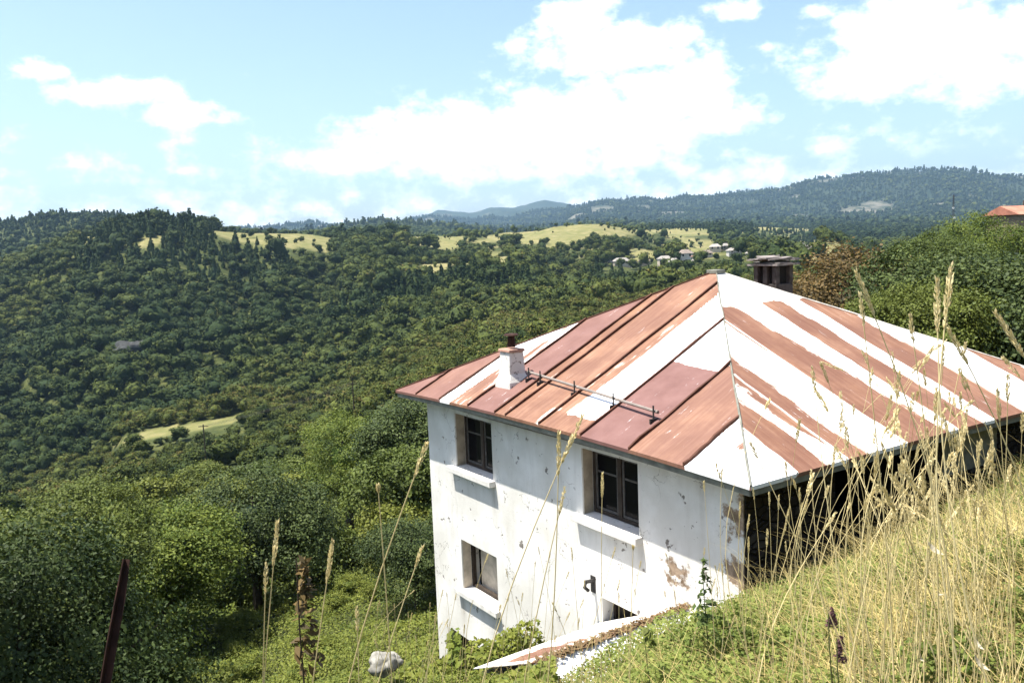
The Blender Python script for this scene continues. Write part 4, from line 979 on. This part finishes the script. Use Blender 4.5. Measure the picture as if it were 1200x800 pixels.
# ------------------------------------------------------------------ village and lone buildings
def far_house(px, py, d, wdt, dep, hgt, rz, wallc, roofc, label, hip=True, cat='house', name='village_house', windows=2, group='houses of the far village', pitch=.42):
    p = at(px, py, d); e = empty(name, (p[0], p[1], p[2]-hgt*.4), label, cat, group, rz)
    x_, y_ = wdt/2, dep/2
    MB().box(-x_, -y_, -6, x_, y_, hgt).build('wall', flat('village_wall', wallc, .9, .1, .15, .5), e)
    rh = dep*pitch; o_ = .5; rx = x_-y_*.8 if hip else x_+o_; rf = MB()
    V = [(-x_-o_, -y_-o_, hgt), (x_+o_, -y_-o_, hgt), (x_+o_, y_+o_, hgt), (-x_-o_, y_+o_, hgt), (-max(rx, .2), 0, hgt+rh), (max(rx, .2), 0, hgt+rh)]
    rf.add(V, [(0, 1, 5, 4), (1, 2, 5), (2, 3, 4, 5), (3, 0, 4), (3, 2, 1, 0)]); r_ = rf.build('roof', flat('village_roof', roofc, .85, .2, .3, .6), e)
    MB().box(.8, .3, hgt, 1.5, 1, hgt+rh+.8).build('chimney', M['soot'], r_)
    for k in range(windows):
        xw = -x_+wdt*(k+.5)/windows; MB().box(xw-.5, -y_-.05, hgt*.5, xw+.5, -y_+.1, hgt*.5+1.3).build('window', M['interior'], e)
    return e
for v in VIL: far_house(*v)
far_house(1199, 264, 150, 7.5, 6, 2.6, .25, (.20, .15, .11), (.36, .15, .10), 'brown house with a red roof on the skyline at the right edge', False, 'house', 'hillside_house', 2, None, .22)
# lattice mast
p = at(1117, 262, 900); ms = empty('radio_mast', tuple(p), 'thin grey lattice mast standing before the mountain right of centre', 'mast')
mm = MB(); Hm = 26
for (dx, dy) in ((-.9, -.9), (.9, -.9), (.9, .9), (-.9, .9)): mm.tube([(dx, dy, -4), (dx*.35, dy*.35, Hm)], .16, 4)
for k in range(9):
    z0, z1_ = Hm*k/9, Hm*(k+1)/9; a = 1-.65*k/9; b_ = 1-.65*(k+1)/9
    mm.tube([(-.9*a, -.9*a, z0), (.9*b_, -.9*b_, z1_)], .1, 4); mm.tube([(.9*a, .9*a, z0), (-.9*b_, .9*b_, z1_)], .1, 4)
mm.build('lattice', M['iron'], ms)
dm_ = MB(); dm_.tube([(-.6, -.8, 14), (-.6, -1.3, 14)], 1.0, 12); dm_.tube([(.6, -.9, 5), (.6, -1.4, 5)], 1.1, 12); dm_.build('dish', M['concrete'], ms)
# power line over the spur
def pole(px, py, d, h, label):
    p = at(px, py, d); e = empty('utility_pole', (p[0], p[1], p[2]-h), label, 'utility pole')
    MB().tube([(0, 0, -3), (0, 0, h)], [.16, .11], 7).build('post', M['dark_wood'], e)
    MB().box(-1., -.06, h-.5, 1., .06, h-.36).build('crossarm', M['dark_wood'], e); return p
P1 = pole(413, 447, 172, 8.5, 'wooden utility pole standing in the wood at the upper end of the power line')
P2 = pole(238, 497, 185, 8.5, 'wooden utility pole beside the strip meadow at the lower end of the line')
for k, dx in enumerate((-.9, 0, .9)):
    pts = [P1+(P2-P1)*i/12+np.array([dx, 0, -.4-.5*4*(i/12)*(1-i/12)]) for i in range(13)]
    o = MB().tube(pts, .018, 4).build('power_wire', M['iron']); tag(o, 'thin power wire strung between the two poles above the spur', 'wire', 'wires of the power line')

# ------------------------------------------------------------------ foreground vegetation
def blades(n, P, hgt, wid, lean, g, segs=3, tint0=.5, tsd=.22, dirbias=(0, 0)):
    """curved tapering blades"""
    a = g.uniform(0, 6.283, n); dx, dy = np.cos(a)+dirbias[0], np.sin(a)+dirbias[1]; pa = a+g.uniform(.6, 2.4, n); wx, wy = np.cos(pa), np.sin(pa)
    V = []
    for k in range(segs+1):
        t_ = k/segs; off = lean*t_**1.9; z = hgt*t_*(1-.28*np.clip(lean/hgt, 0, 1.2)*t_); w = wid*(1-t_)**.7*.5+.0006
        c = P+np.stack([dx*off, dy*off, z], -1); wv = np.stack([wx*w, wy*w, 0*w], -1); V += [c-wv, c+wv]
    V = np.stack(V, 1).reshape(-1, 3); m_ = 2*(segs+1)
    q = np.array([[2*k, 2*k+1, 2*k+3, 2*k+2] for k in range(segs)]); Fq = (q[None]+(np.arange(n)*m_)[:, None, None]).reshape(-1, 4)
    tn = np.clip(g.normal(tint0, tsd, n), 0, 1); return V, Fq, np.repeat(tn, m_)
def near_scatter(n, d0, d1_, a0, a1, pw=1.0):
    a = np.radians(rng.uniform(a0, a1, n)); d = np.exp(rng.uniform(math.log(d0), math.log(d1_), n)); x = d*np.sin(a); y = d*np.cos(a)
    k = ~inside_house(x, y, .06); x, y = x[k], y[k]; return x, y, height(x, y)
SH = lambda x, y: ((x-W0[0])*Uv[0]+(y-W0[1])*Uv[1], (x-W0[0])*Wv[0]+(y-W0[1])*Wv[1])
def off_shed(x, y):
    s, q = SH(x, y); return ~((s > -.15) & (s < 3.8) & (q > -3.0) & (q < 0))
def region(x, y, z): return proj(np.stack([x, y, z], -1))
# dry grass
x, y, z = near_scatter(100000, 2.6, 30, -37, 37); px_, py_ = region(x, y, z); d = np.hypot(x, y)
pr = np.where(px_ > 600, .38, np.where(px_ > 440, .4, .12))*(.3+1.1*vnoise(x*.9, y*.9, 61)); s_h, q_h = SH(x, y)
k = (rng.random(len(x)) < pr) & off_shed(x, y) & (py_ > 380); x, y, z, d = x[k], y[k], z[k], d[k]; n = len(x)
hg = rng.gamma(4, .085, n)*np.where(rng.random(n) < .12, 1.7, 1)*np.where(proj(np.stack([x, y, z], -1))[0] > 850, .82, .8)
hg = np.minimum(hg, np.where(d < 6, .5+.06*d, .95))
V, Fq, T = blades(n, np.stack([x, y, z-.02], -1), hg, rng.uniform(.003, .008, n), hg*rng.uniform(.2, 1.1, n), rng, 4, .5, .36)
o = link(bpy.data.objects.new('dry_grass', mesh_np('dry_grass', V, Fq, M['straw'], tint=T))); tag(o, 'dry straw-coloured grass covering the steep bank before the house', 'grass', None, 'stuff')
# long bent tangles at the right end and along the brow of the bank
x, y, z = near_scatter(60000, 4.2, 11, 8, 36); px_, py_ = region(x, y, z); s_h, q_h = SH(x, y)
k = (px_ > 860) & (rng.random(len(x)) < (.025+.13*smooth(960, 1120, px_))*np.clip(vnoise(x*1.3, y*1.3, 65)*2.2-.5, 0, 1)) & (s_h < -.25); x, y, z = x[k], y[k], z[k]; n = len(x); hg = rng.uniform(.35, .85, n)
V, Fq, T = blades(n, np.stack([x, y, z-.02], -1), hg, rng.uniform(.004, .008, n), hg*rng.uniform(.5, 1.6, n), rng, 6, .55, .36)
o = link(bpy.data.objects.new('tangled_grass', mesh_np('tangled_grass', V, Fq, M['straw'], tint=T))); tag(o, 'long bent dry grass tangled over the right end of the bank', 'grass', None, 'stuff'); print('tangle', n)
# green grass
x, y, z = near_scatter(90000, 2.6, 30, -37, 37); px_, py_ = region(x, y, z)
k = (rng.random(len(x)) < .4+.9*vnoise(x*.7+9, y*.7, 71)-.2) & off_shed(x, y); x, y, z = x[k], y[k], z[k]; n = len(x); hg = rng.uniform(.08, .32, n)
V, Fq, T = blades(n, np.stack([x, y, z-.02], -1), hg, rng.uniform(.006, .014, n), hg*rng.uniform(.2, .9, n), rng, 3, .45, .25)
o = link(bpy.data.objects.new('green_grass', mesh_np('green_grass', V, Fq, M['leaf_weed'], tint=T))); tag(o, 'low green grass growing through the dry grass of the bank', 'grass', None, 'stuff')
# fallen thatch of older stems
x, y, z = near_scatter(42000, 2.6, 26, -10, 37); px_, py_ = region(x, y, z)
k = (rng.random(len(x)) < .15+.9*vnoise(x*.8+3, y*.8, 75)) & off_shed(x, y); x, y, z = x[k], y[k], z[k]; n = len(x); hg = rng.uniform(.08, .34, n)
V, Fq, T = blades(n, np.stack([x, y, z+rng.uniform(0, .12, n)], -1), hg, rng.uniform(.002, .005, n), hg*rng.uniform(.9, 2.2, n), rng, 4, .6, .36)
o = link(bpy.data.objects.new('fallen_grass', mesh_np('fallen_grass', V, Fq, M['straw'], tint=T))); tag(o, 'tangled fallen straw lying between the weeds of the bank', 'grass', None, 'stuff')
# leafy weeds
def weeds(name, n, d0, d1_, a0, a1, sel, hmax, size, mat, label, seed):
    g = np.random.default_rng(seed); x, y, z = near_scatter(n, d0, d1_, a0, a1); px_, py_ = region(x, y, z)
    k = sel(x, y, px_, py_) & off_shed(x, y); x, y, z = x[k], y[k], z[k]; n = len(x)
    cl = vnoise(x*.8, y*.8, seed)*.7+vnoise(x*2.3, y*2.3, seed+1)*.3
    hh = hmax*(.15+cl**1.4)*g.uniform(.35, 1, n)
    P = np.stack([x, y, z+hh], -1); nn = unit(g.normal(size=(n, 3))*.6+np.array([-.15, -.2, .9])); sz = size*g.uniform(.5, 1.3, n)
    V, Fq = leaf_quads(P, nn, sz, g, .55); T = np.clip(g.normal(.45, .2, n)+(cl-.5)*.7, 0, 1)
    o = link(bpy.data.objects.new(name, mesh_np(name, V, Fq, mat, tint=np.repeat(T, 4)))); tag(o, label, 'plants', None, 'stuff')
weeds('weed_leaves', 340000, 2.8, 26, -8, 37, lambda x, y, a, b_: rng.random(len(x)) < np.clip(vnoise(x*.6, y*.6, 83)*1.9-.25, .3, 1), .5, .023, M['leaf_weed'], 'low leafy green weeds spreading through the bank of dry grass', 83)
weeds('slope_creeper', 330000, 6, 50, -37, 2, lambda x, y, a, b_: (a > 120) & ((np.hypot(x, y) < 21) | (inpoly(a, b_, SLOPE) & (np.hypot(x, y) < 50))) & ~(inside_house(x, y, 2.1) & (SH(x, y)[0] > 5.2)) & ~inside_house(x, y, .6), .85, .062, M['leaf_bright'], 'yellow-green leafy creeper covering the open slope left of the house', 91)
weeds('undergrowth', 260000, 14, 95, -37, 2, lambda x, y, a, b_: (a > -60) & (a < 540) & ~inpoly(a, b_, SLOPE) & (vnoise(x/6, y/6, 141) > .3), 1.3, .10, M['leaf_under'], 'tangled green undergrowth between the trees below the house', 97)
shp = [crown_mesh('leaves', 400+i, h, r, 7, 130, 40, .10, .040, M['leaf_bright'], .02) for i, (h, r) in enumerate(((1.1, .8), (.8, .9), (1.4, .75)))]
xs, ys = scatter(13, 46, 1.7, -30, -3); zs_ = height(xs, ys); pa, pb = proj(np.stack([xs, ys, zs_], -1))
ks = np.where((inpoly(pa, pb, SLOPE) | ((pa > 180) & (pa < 520) & (np.hypot(xs, ys) < 22))) & (pa < 450) & ~inside_house(xs, ys, 2.6) & off_shed(xs, ys) & (rng.random(len(xs)) < .55))[0]
for i in ks[:150]:
    e = empty('low_shrub', (xs[i], ys[i], zs_[i]-.05), 'low yellow-green leafy shrub on the open slope left of the house', 'shrub', 'low shrubs on the open slope', random.uniform(0, 6.28)); f_ = random.uniform(.35, 1.0)
    e.scale = (f_*random.uniform(.9, 1.4), f_*random.uniform(.9, 1.4), f_*random.uniform(.7, 1.1)); link(bpy.data.objects.new('leaves', random.choice(shp)), e)
gs = np.random.default_rng(5)
shw = [crown_mesh('leaves', 420+i, h, r, 6, 40, 26, .10, .050, M['leaf_weed'], .02, .05) for i, (h, r) in enumerate(((1.3, .7), (1., .9), (1.6, .7)))]
for i in range(90):
    d_ = gs.uniform(4.2, 9.5); a_ = azpx(gs.uniform(1040, 1235) if i < 55 else gs.uniform(780, 1060)); x_, y_ = d_*math.sin(a_), d_*math.cos(a_)
    if inside_house(x_, y_, .4) or not off_shed(x_, y_): continue
    f_ = gs.uniform(.16, .40)
    e = empty('leafy_weed', (x_, y_, float(height(x_, y_))-.03), 'clump of green leafy weed among the straw of the bank', 'plant', 'leafy weeds in the grass bank', random.uniform(0, 6.28)); e.scale = (f_, f_, f_*gs.uniform(.8, 1.3))
    link(bpy.data.objects.new('leaves', random.choice(shw)), e)
for i in range(34):
    q_ = wp(gs.uniform(.2, 3.6), gs.uniform(-4.8, -3.0), 0) if i < 26 else wp(gs.uniform(2.6, 4.3), gs.uniform(-3.7, -2.8), 0); f_ = gs.uniform(.25, .48)
    e = empty('low_shrub', (q_[0], q_[1], float(height(q_[0], q_[1]))-.05), 'leafy green shrub growing at the open end of the shed roof', 'shrub', 'shrubs in front of the shed', random.uniform(0, 6.28))
    e.scale = (f_*1.2, f_*1.2, f_); link(bpy.data.objects.new('leaves', random.choice(shp)), e)
# tall dry stalks with seed heads: each its own plant
SG = np.random.default_rng(17)
def stalk(base, tip, bend, head, label, group, thick=.0032, heads=1, mat='stalk', nd_=None):
    base, tip = np.array(base, float), np.array(tip, float); L_ = np.linalg.norm(tip-base); side = np.array([bend[0], bend[1], 0])
    e = empty('grass_stalk', tuple(base), label, 'grass stalk', group)
    n = 12; pts = [(tip-base)*t_+np.array([0, 0, 1])*.12*L_*math.sin(math.pi*t_)*abs(side).sum()*1.2-side*L_*.35*math.sin(math.pi*t_) for t_ in np.linspace(0, 1, n+1)]
    stm = MB().tube(pts, [thick*(1-.55*i/n) for i in range(n+1)], 5)
    st = stm.build('stem', M[mat], e)
    a_ = st.data.attributes.new('tint', 'FLOAT', 'POINT'); a_.data.foreach_set('value', np.full(len(st.data.vertices), float(SG.uniform(.3, .7)), np.float32))
    # seed head: spikelets along the last stretch
    arc = np.array(pts); hs = max(0, 1-head/L_); ns = 150 if head > .1 else 80
    ts = SG.uniform(hs, 1.0, ns); fi = ts*n; i0 = np.clip(fi.astype(int), 0, n-1); fr = (fi-i0)[:, None]; C = arc[i0]*(1-fr)+arc[i0+1]*fr
    ax = unit(arc[-1]-arc[-3]); rd = SG.normal(size=(ns, 3)); rd = unit(rd-(rd@ax)[:, None]*ax)
    taper = np.sin(np.clip((ts-hs)/(1-hs), 0.03, 1)*math.pi*.9+.15)[:, None]
    d_ = unit(rd*.32+ax*1.); ln = SG.uniform(.007, .014, (ns, 1))*(1+head*2); C = C+rd*.0030*taper*(1+head*2)
    sd_ = unit(np.cross(d_, SG.normal(size=(ns, 3))))*ln*.15
    V = np.stack([C, C+d_*ln*.5+sd_, C+d_*ln, C+d_*ln*.5-sd_], 1).reshape(-1, 3); Fq = np.arange(ns*4).reshape(ns, 4)
    link(bpy.data.objects.new('seed_head', mesh_np('seed_head', V, Fq, M[mat], tint=np.repeat(np.clip(SG.normal(.75, .15, ns), 0, 1), 4))), e)
    return e
def stalk_px(bx, by, tx, ty, d, bend, head, label, group=None, dt=None, **kw):
    """base and tip where the photo shows them, at a real distance; the base goes down to the ground"""
    tip = at(tx, ty, dt or d); b_ = at(bx, by, d)
    g_ = float(height(b_[0], b_[1])); 
    if b_[2] > g_+.02:                                   # continue the stem to the ground
        dirv = (b_-tip); dirv = dirv/np.linalg.norm(dirv); dirv[:2] *= .35; dirv = dirv/np.linalg.norm(dirv)
        if dirv[2] > -.5: dirv = np.array([0, 0, -1.])
        b_ = b_+dirv*((b_[2]-g_)/-dirv[2]); b_[2] = float(height(b_[0], b_[1]))-.02
    return stalk(b_, tip, bend, head, label, group, **kw)
TALL = [
 (1175, 470, 1115, 312, 2.3, (.25, 0), .17, 'tallest feathery grass stalk before the large dark tree, leaning left'),
 (1170, 470, 1098, 328, 2.4, (.2, 0), .15, 'feathery grass stalk just left of the tallest one before the dark tree'),
 (1040, 520, 1003, 318, 2.6, (-.25, 0), .14, 'drooping grass stalk curling over the upper edge of the roof'),
 (1030, 520, 1008, 345, 2.8, (-.05, 0), .10, 'short straight seed head right beside the drooping stalk on the roof edge'),
 (1075, 520, 1066, 368, 2.8, (-.1, 0), .09, 'grass stalk ending just above the white roof edge'),
 (1240, 520, 1168, 368, 2.3, (-.3, 0), .12, 'arched grass stalk at the right edge before the dark tree'),
 (1130, 520, 1112, 385, 2.6, (-.35, 0), .12, 'bent grass stalk crossing the pair before the dark tree'),
 (600, 700, 682, 488, 2.6, (.2, 0), .16, 'pale grass stalk leaning right across the middle of the white facade'),
 (600, 700, 655, 508, 2.7, (-.1, 0), .15, 'pale upright grass stalk beside the leaning one across the facade'),
 (640, 640, 662, 572, 2.9, (.1, 0), .10, 'short pale seed head below the leaning facade stalk'),
 (440, 800, 443, 570, 2.2, (-.05, 0), .02, 'long bare grass stem rising left of the house'),
 (440, 800, 500, 520, 2.2, (.22, 0), .10, 'long arched stem nodding right towards the house corner'),
 (395, 800, 418, 712, 2.6, (-.1, 0), .08, 'short pale stalk leaning right on the open slope'),
 (318, 720, 312, 660, 2.6, (.1, 0), .10, 'pale plume of grass before the bushes left of the weed'),
 (316, 715, 325, 612, 2.6, (.08, 0), .14, 'taller pale plume of grass before the bushes'),
 (360, 740, 390, 634, 2.5, (.05, 0), .13, 'grass plume leaning right above the tall brown weed'),
 (448, 760, 495, 640, 2.8, (.15, 0), .08, 'thin grass stalk leaning towards the left house corner'),
 (705, 705, 706, 555, 4.0, (.02, 0), .12, 'thin upright stalk before the large upper window'),
 (738, 760, 742, 640, 4.0, (.02, 0), .02, 'bare thin stem in front of the shed roof'),
 (1005, 560, 952, 430, 3.2, (.1, 0), .10, 'stalk crossing the white stripes in the middle of the right roof slope'),
 (970, 640, 880, 520, 3.2, (-.05, 0), .06, 'stalk leaning left past the near roof corner'),
]
for (bx, by, tx, ty, d, bend, head, lab) in TALL: stalk_px(bx, by, tx, ty, d, bend, head, lab)
BUNCH = [(1040, 1100, 330, 520, 120), ]
for i in range(140):
    bx = SG.normal(1075, 62); d = SG.uniform(3.0, 5.2); tx = bx+SG.normal(-5, 42); ty = SG.uniform(455, 620) if SG.random() < .8 else SG.uniform(395, 470)
    if tx < 880: ty += 60
    stalk_px(bx, 700, tx, ty, d, (SG.normal(0, .34), SG.normal(0, .15)), SG.uniform(.05, .12), 'straw-coloured grass stalk in the dense stand before the dark side wall', 'stand of dry stalks before the side wall', dt=d+SG.uniform(-.2, .2), thick=SG.uniform(.0016, .0028))
for i in range(16):
    bx = SG.normal(895, 22); d = SG.uniform(4.5, 6.5); tx = bx+SG.normal(0, 18); ty = SG.uniform(545, 650)
    stalk_px(bx, 720, tx, ty, d, (SG.normal(0, .12), 0), SG.uniform(.06, .12), 'straw-coloured grass stalk at the near corner of the house', 'stalks at the near house corner', thick=SG.uniform(.0025, .0035))
for i in range(46):
    bx = SG.uniform(540, 860); d = SG.uniform(6, 9); tx = bx+SG.normal(8, 22); ty = SG.uniform(640, 745)
    stalk_px(bx, 780, tx, ty, d, (SG.normal(0, .15), 0), SG.uniform(.05, .1), 'thin dry grass stalk rising before the foot of the white facade', 'stalks before the facade foot', thick=SG.uniform(.0022, .0035))
for i in range(34):
    bx = SG.uniform(1100, 1215); d = SG.uniform(3.2, 5.5); tx = bx+SG.normal(-15, 35); ty = SG.uniform(470, 600)
    stalk_px(bx, 660, tx, ty, d, (SG.normal(0, .25), 0), SG.uniform(.05, .11), 'dry grass stalk bending over the right end of the bank', 'stalks on the right end of the bank', dt=d+SG.uniform(-.3, .3), thick=SG.uniform(.0015, .0026))
for i in range(22):
    bx = SG.uniform(420, 530); d = SG.uniform(7, 12); tx = bx+SG.normal(8, 14); ty = SG.uniform(690, 770)
    stalk_px(bx, 800, tx, ty, d, (SG.normal(0, .2), 0), SG.uniform(.06, .12), 'dry grass stalk beside the left corner of the house', 'stalks at the left house corner', thick=SG.uniform(.003, .0045))
# leafy flowering weeds
def weed_plant(px, pyb, pyt, d, label, mat, leafn=60, lsz=.035, spread=.07, top=.0, name='wild_plant'):
    tip = at(px, pyt, d); b_ = at(px, pyb, d); g_ = float(height(b_[0], b_[1])); b_[2] = min(g_, b_[2])
    e = empty(name, tuple(b_), label, 'plant'); L_ = tip-b_; Ln = np.linalg.norm(L_)
    pts = [L_*t_+np.array([.02*math.sin(5*t_), .02*math.cos(4*t_), 0]) for t_ in np.linspace(0, 1, 9)]
    MB().tube(pts, [.007*(1-.7*i/8) for i in range(9)], 6).build('stem', M['bark'] if mat == 'leaf_brown' else M['leaf_stem'], e)
    vis = min(.95, (pyb-pyt)/FPX*d/Ln); ts = SG.uniform(1-vis, 1, leafn); w = spread*(1.15-(ts-(1-vis))/vis)[:, None]
    rd = unit(SG.normal(size=(leafn, 3))*(1, 1, .25)); P = ts[:, None]*L_+rd*w*SG.uniform(.3, 1, (leafn, 1)); nn = unit(rd*.3+np.array([0, -.3, .8])+SG.normal(size=(leafn, 3))*.35)
    V, Fq = leaf_quads(P, nn, lsz*SG.uniform(.5, 1.2, leafn), SG, .4)
    link(bpy.data.objects.new('leaves', mesh_np('leaves', V, Fq, M[mat], tint=np.repeat(np.clip(SG.normal(.4, .2, leafn), 0, 1), 4))), e)
M['leaf_stem'] = flat('green_stem', (.08, .09, .03), .8, .2, .3, 10)
M['leaf_purple'] = leafmat('dried_flower', (.05, .022, .025), (.13, .065, .06), None, .1)
weed_plant(355, 800, 652, 2.9, 'tall dark brown withered weed standing on the open slope', 'leaf_brown', 110, .026, .05)
weed_plant(826, 735, 655, 6.5, 'slim green weed beside the shed roof before the white facade', 'leaf', 70, .04, .10)
weed_plant(758, 760, 738, 6.5, 'small leafy sprout in front of the shed roof', 'leaf', 24, .05, .10)
weed_plant(975, 735, 712, 3.6, 'dark purple dried flower spike in the grass bank', 'leaf_purple', 130, .012, .022, name='dried_flower')
weed_plant(985, 775, 745, 3.4, 'dark reddish dried dock spike low in the bank', 'leaf_purple', 120, .012, .022, name='dried_flower')
# curled pale dry leaves
def dry_leaf(px, py, d, l, a, label):
    p = at(px, py, d); V = []; n = 7
    ca, sa = math.cos(a), math.sin(a); l *= .75
    for i in range(n+1):
        t_ = i/n; w = l*.13*math.sin(math.pi*min(max(t_, .04), .97))
        for j in (-1, 0, 1):
            u_ = (t_-.5)*l; V.append((ca*u_-sa*w*j, .02*math.sin(3*t_)+(-.35*w if j == 0 else 0), sa*u_+ca*w*j))
    Fq = [(i*3+j, i*3+j+1, (i+1)*3+j+1, (i+1)*3+j) for i in range(n) for j in (0, 1)]
    o = MB().add(V, Fq).build('dry_leaf', M['dry_leaf']); sm = o.modifiers.new('solid', 'SOLIDIFY'); sm.thickness = .0012; o.location = tuple(p); o.rotation_euler = (-.75, -.25, 0); tag(o, label, 'leaf')
M['dry_leaf'] = leafmat('pale_dry_leaf', (.55, .49, .36), (.68, .62, .48), None, .4)
dry_leaf(1096, 641, 3.2, .09, -1.15, 'long pale dry leaf hanging in the grass, highest of the bank')
dry_leaf(1102, 694, 3.2, .035, -.6, 'small pale dry leaf below the long hanging one')
dry_leaf(1147, 752, 2.9, .065, -1.4, 'pale curled dry leaf low at the right, upper of two')
dry_leaf(1151, 776, 2.9, .075, -1.2, 'pale curled dry leaf low at the right, lower of two')
dry_leaf(1081, 770, 3.0, .035, -1.5, 'tiny pale dry leaf near the bottom edge of the bank')
# white stone by the left house corner
p = at(455, 768, 13.5); rockmesh('boulder', tuple(p+np.array([0, 0, -.06])), .24, 'whitish boulder in dry grass beside the left corner of the house', M['fieldstone'], 21, 3)
# rusty post
pt_ = at(149, 655, 5.2); pb_ = at(122, 800, 5.0); g_ = float(height(pb_[0], pb_[1])); dv = pb_-pt_; pb2 = pt_+dv*((pt_[2]-(g_-.3))/(-dv[2]))
po = MB(); pv = pb2-pt_; ax = pv/np.linalg.norm(pv); sx2 = np.cross(ax, (0, 1, 0)); sx2 /= np.linalg.norm(sx2); sy2 = np.cross(ax, sx2)
def plate(d1, d2, w_, th_):
    n_ = 14; V = []
    for i in range(n_+1):
        t_ = i/n_; c_ = pb2+(pt_-pb2)*t_+sx2*(.012*math.sin(5*t_)+random.uniform(-.002, .002)); wv = w_*(1+random.uniform(-.08, .05))*(.72 if i == n_ else 1)
        V += [tuple(c_), tuple(c_+d1*wv), tuple(c_+d1*wv+d2*th_), tuple(c_+d2*th_)]
    Fq = [(i*4+j, i*4+(j+1) % 4, (i+1)*4+(j+1) % 4, (i+1)*4+j) for i in range(n_) for j in range(4)]+[(3, 2, 1, 0), (n_*4, n_*4+1, n_*4+2, n_*4+3)]
    po.add(V, Fq)
plate(sx2, sy2, .042, .006); plate(sy2, sx2, .042, .0062)
o = po.build('fence_post', M['rusty_iron']); fixn(o)
tag(o, 'leaning rusty iron post before the bushes at the lower left', 'post')

# ------------------------------------------------------------------ haze: one closed box of thin air round everything
hz = MB(); hz.box(-11800, -11800, -430, 11800, 11800, 900)
hm = bpy.data.materials.new('haze'); hm.use_nodes = True; ht = hm.node_tree; ht.nodes.clear()
ho = ht.nodes.new('ShaderNodeOutputMaterial'); pv_ = ht.nodes.new('ShaderNodeVolumePrincipled'); pv_.inputs['Color'].default_value = (.42, .65, .90, 1); pv_.inputs['Density'].default_value = 6.6e-5; pv_.inputs['Anisotropy'].default_value = .2
ht.links.new(pv_.outputs[0], ho.inputs['Volume'])
o = hz.build('haze', hm); tag(o, 'thin blue air haze over the valley and the far mountains', 'haze', None, 'stuff')
print('terrain z', gz.min(), gz.max())
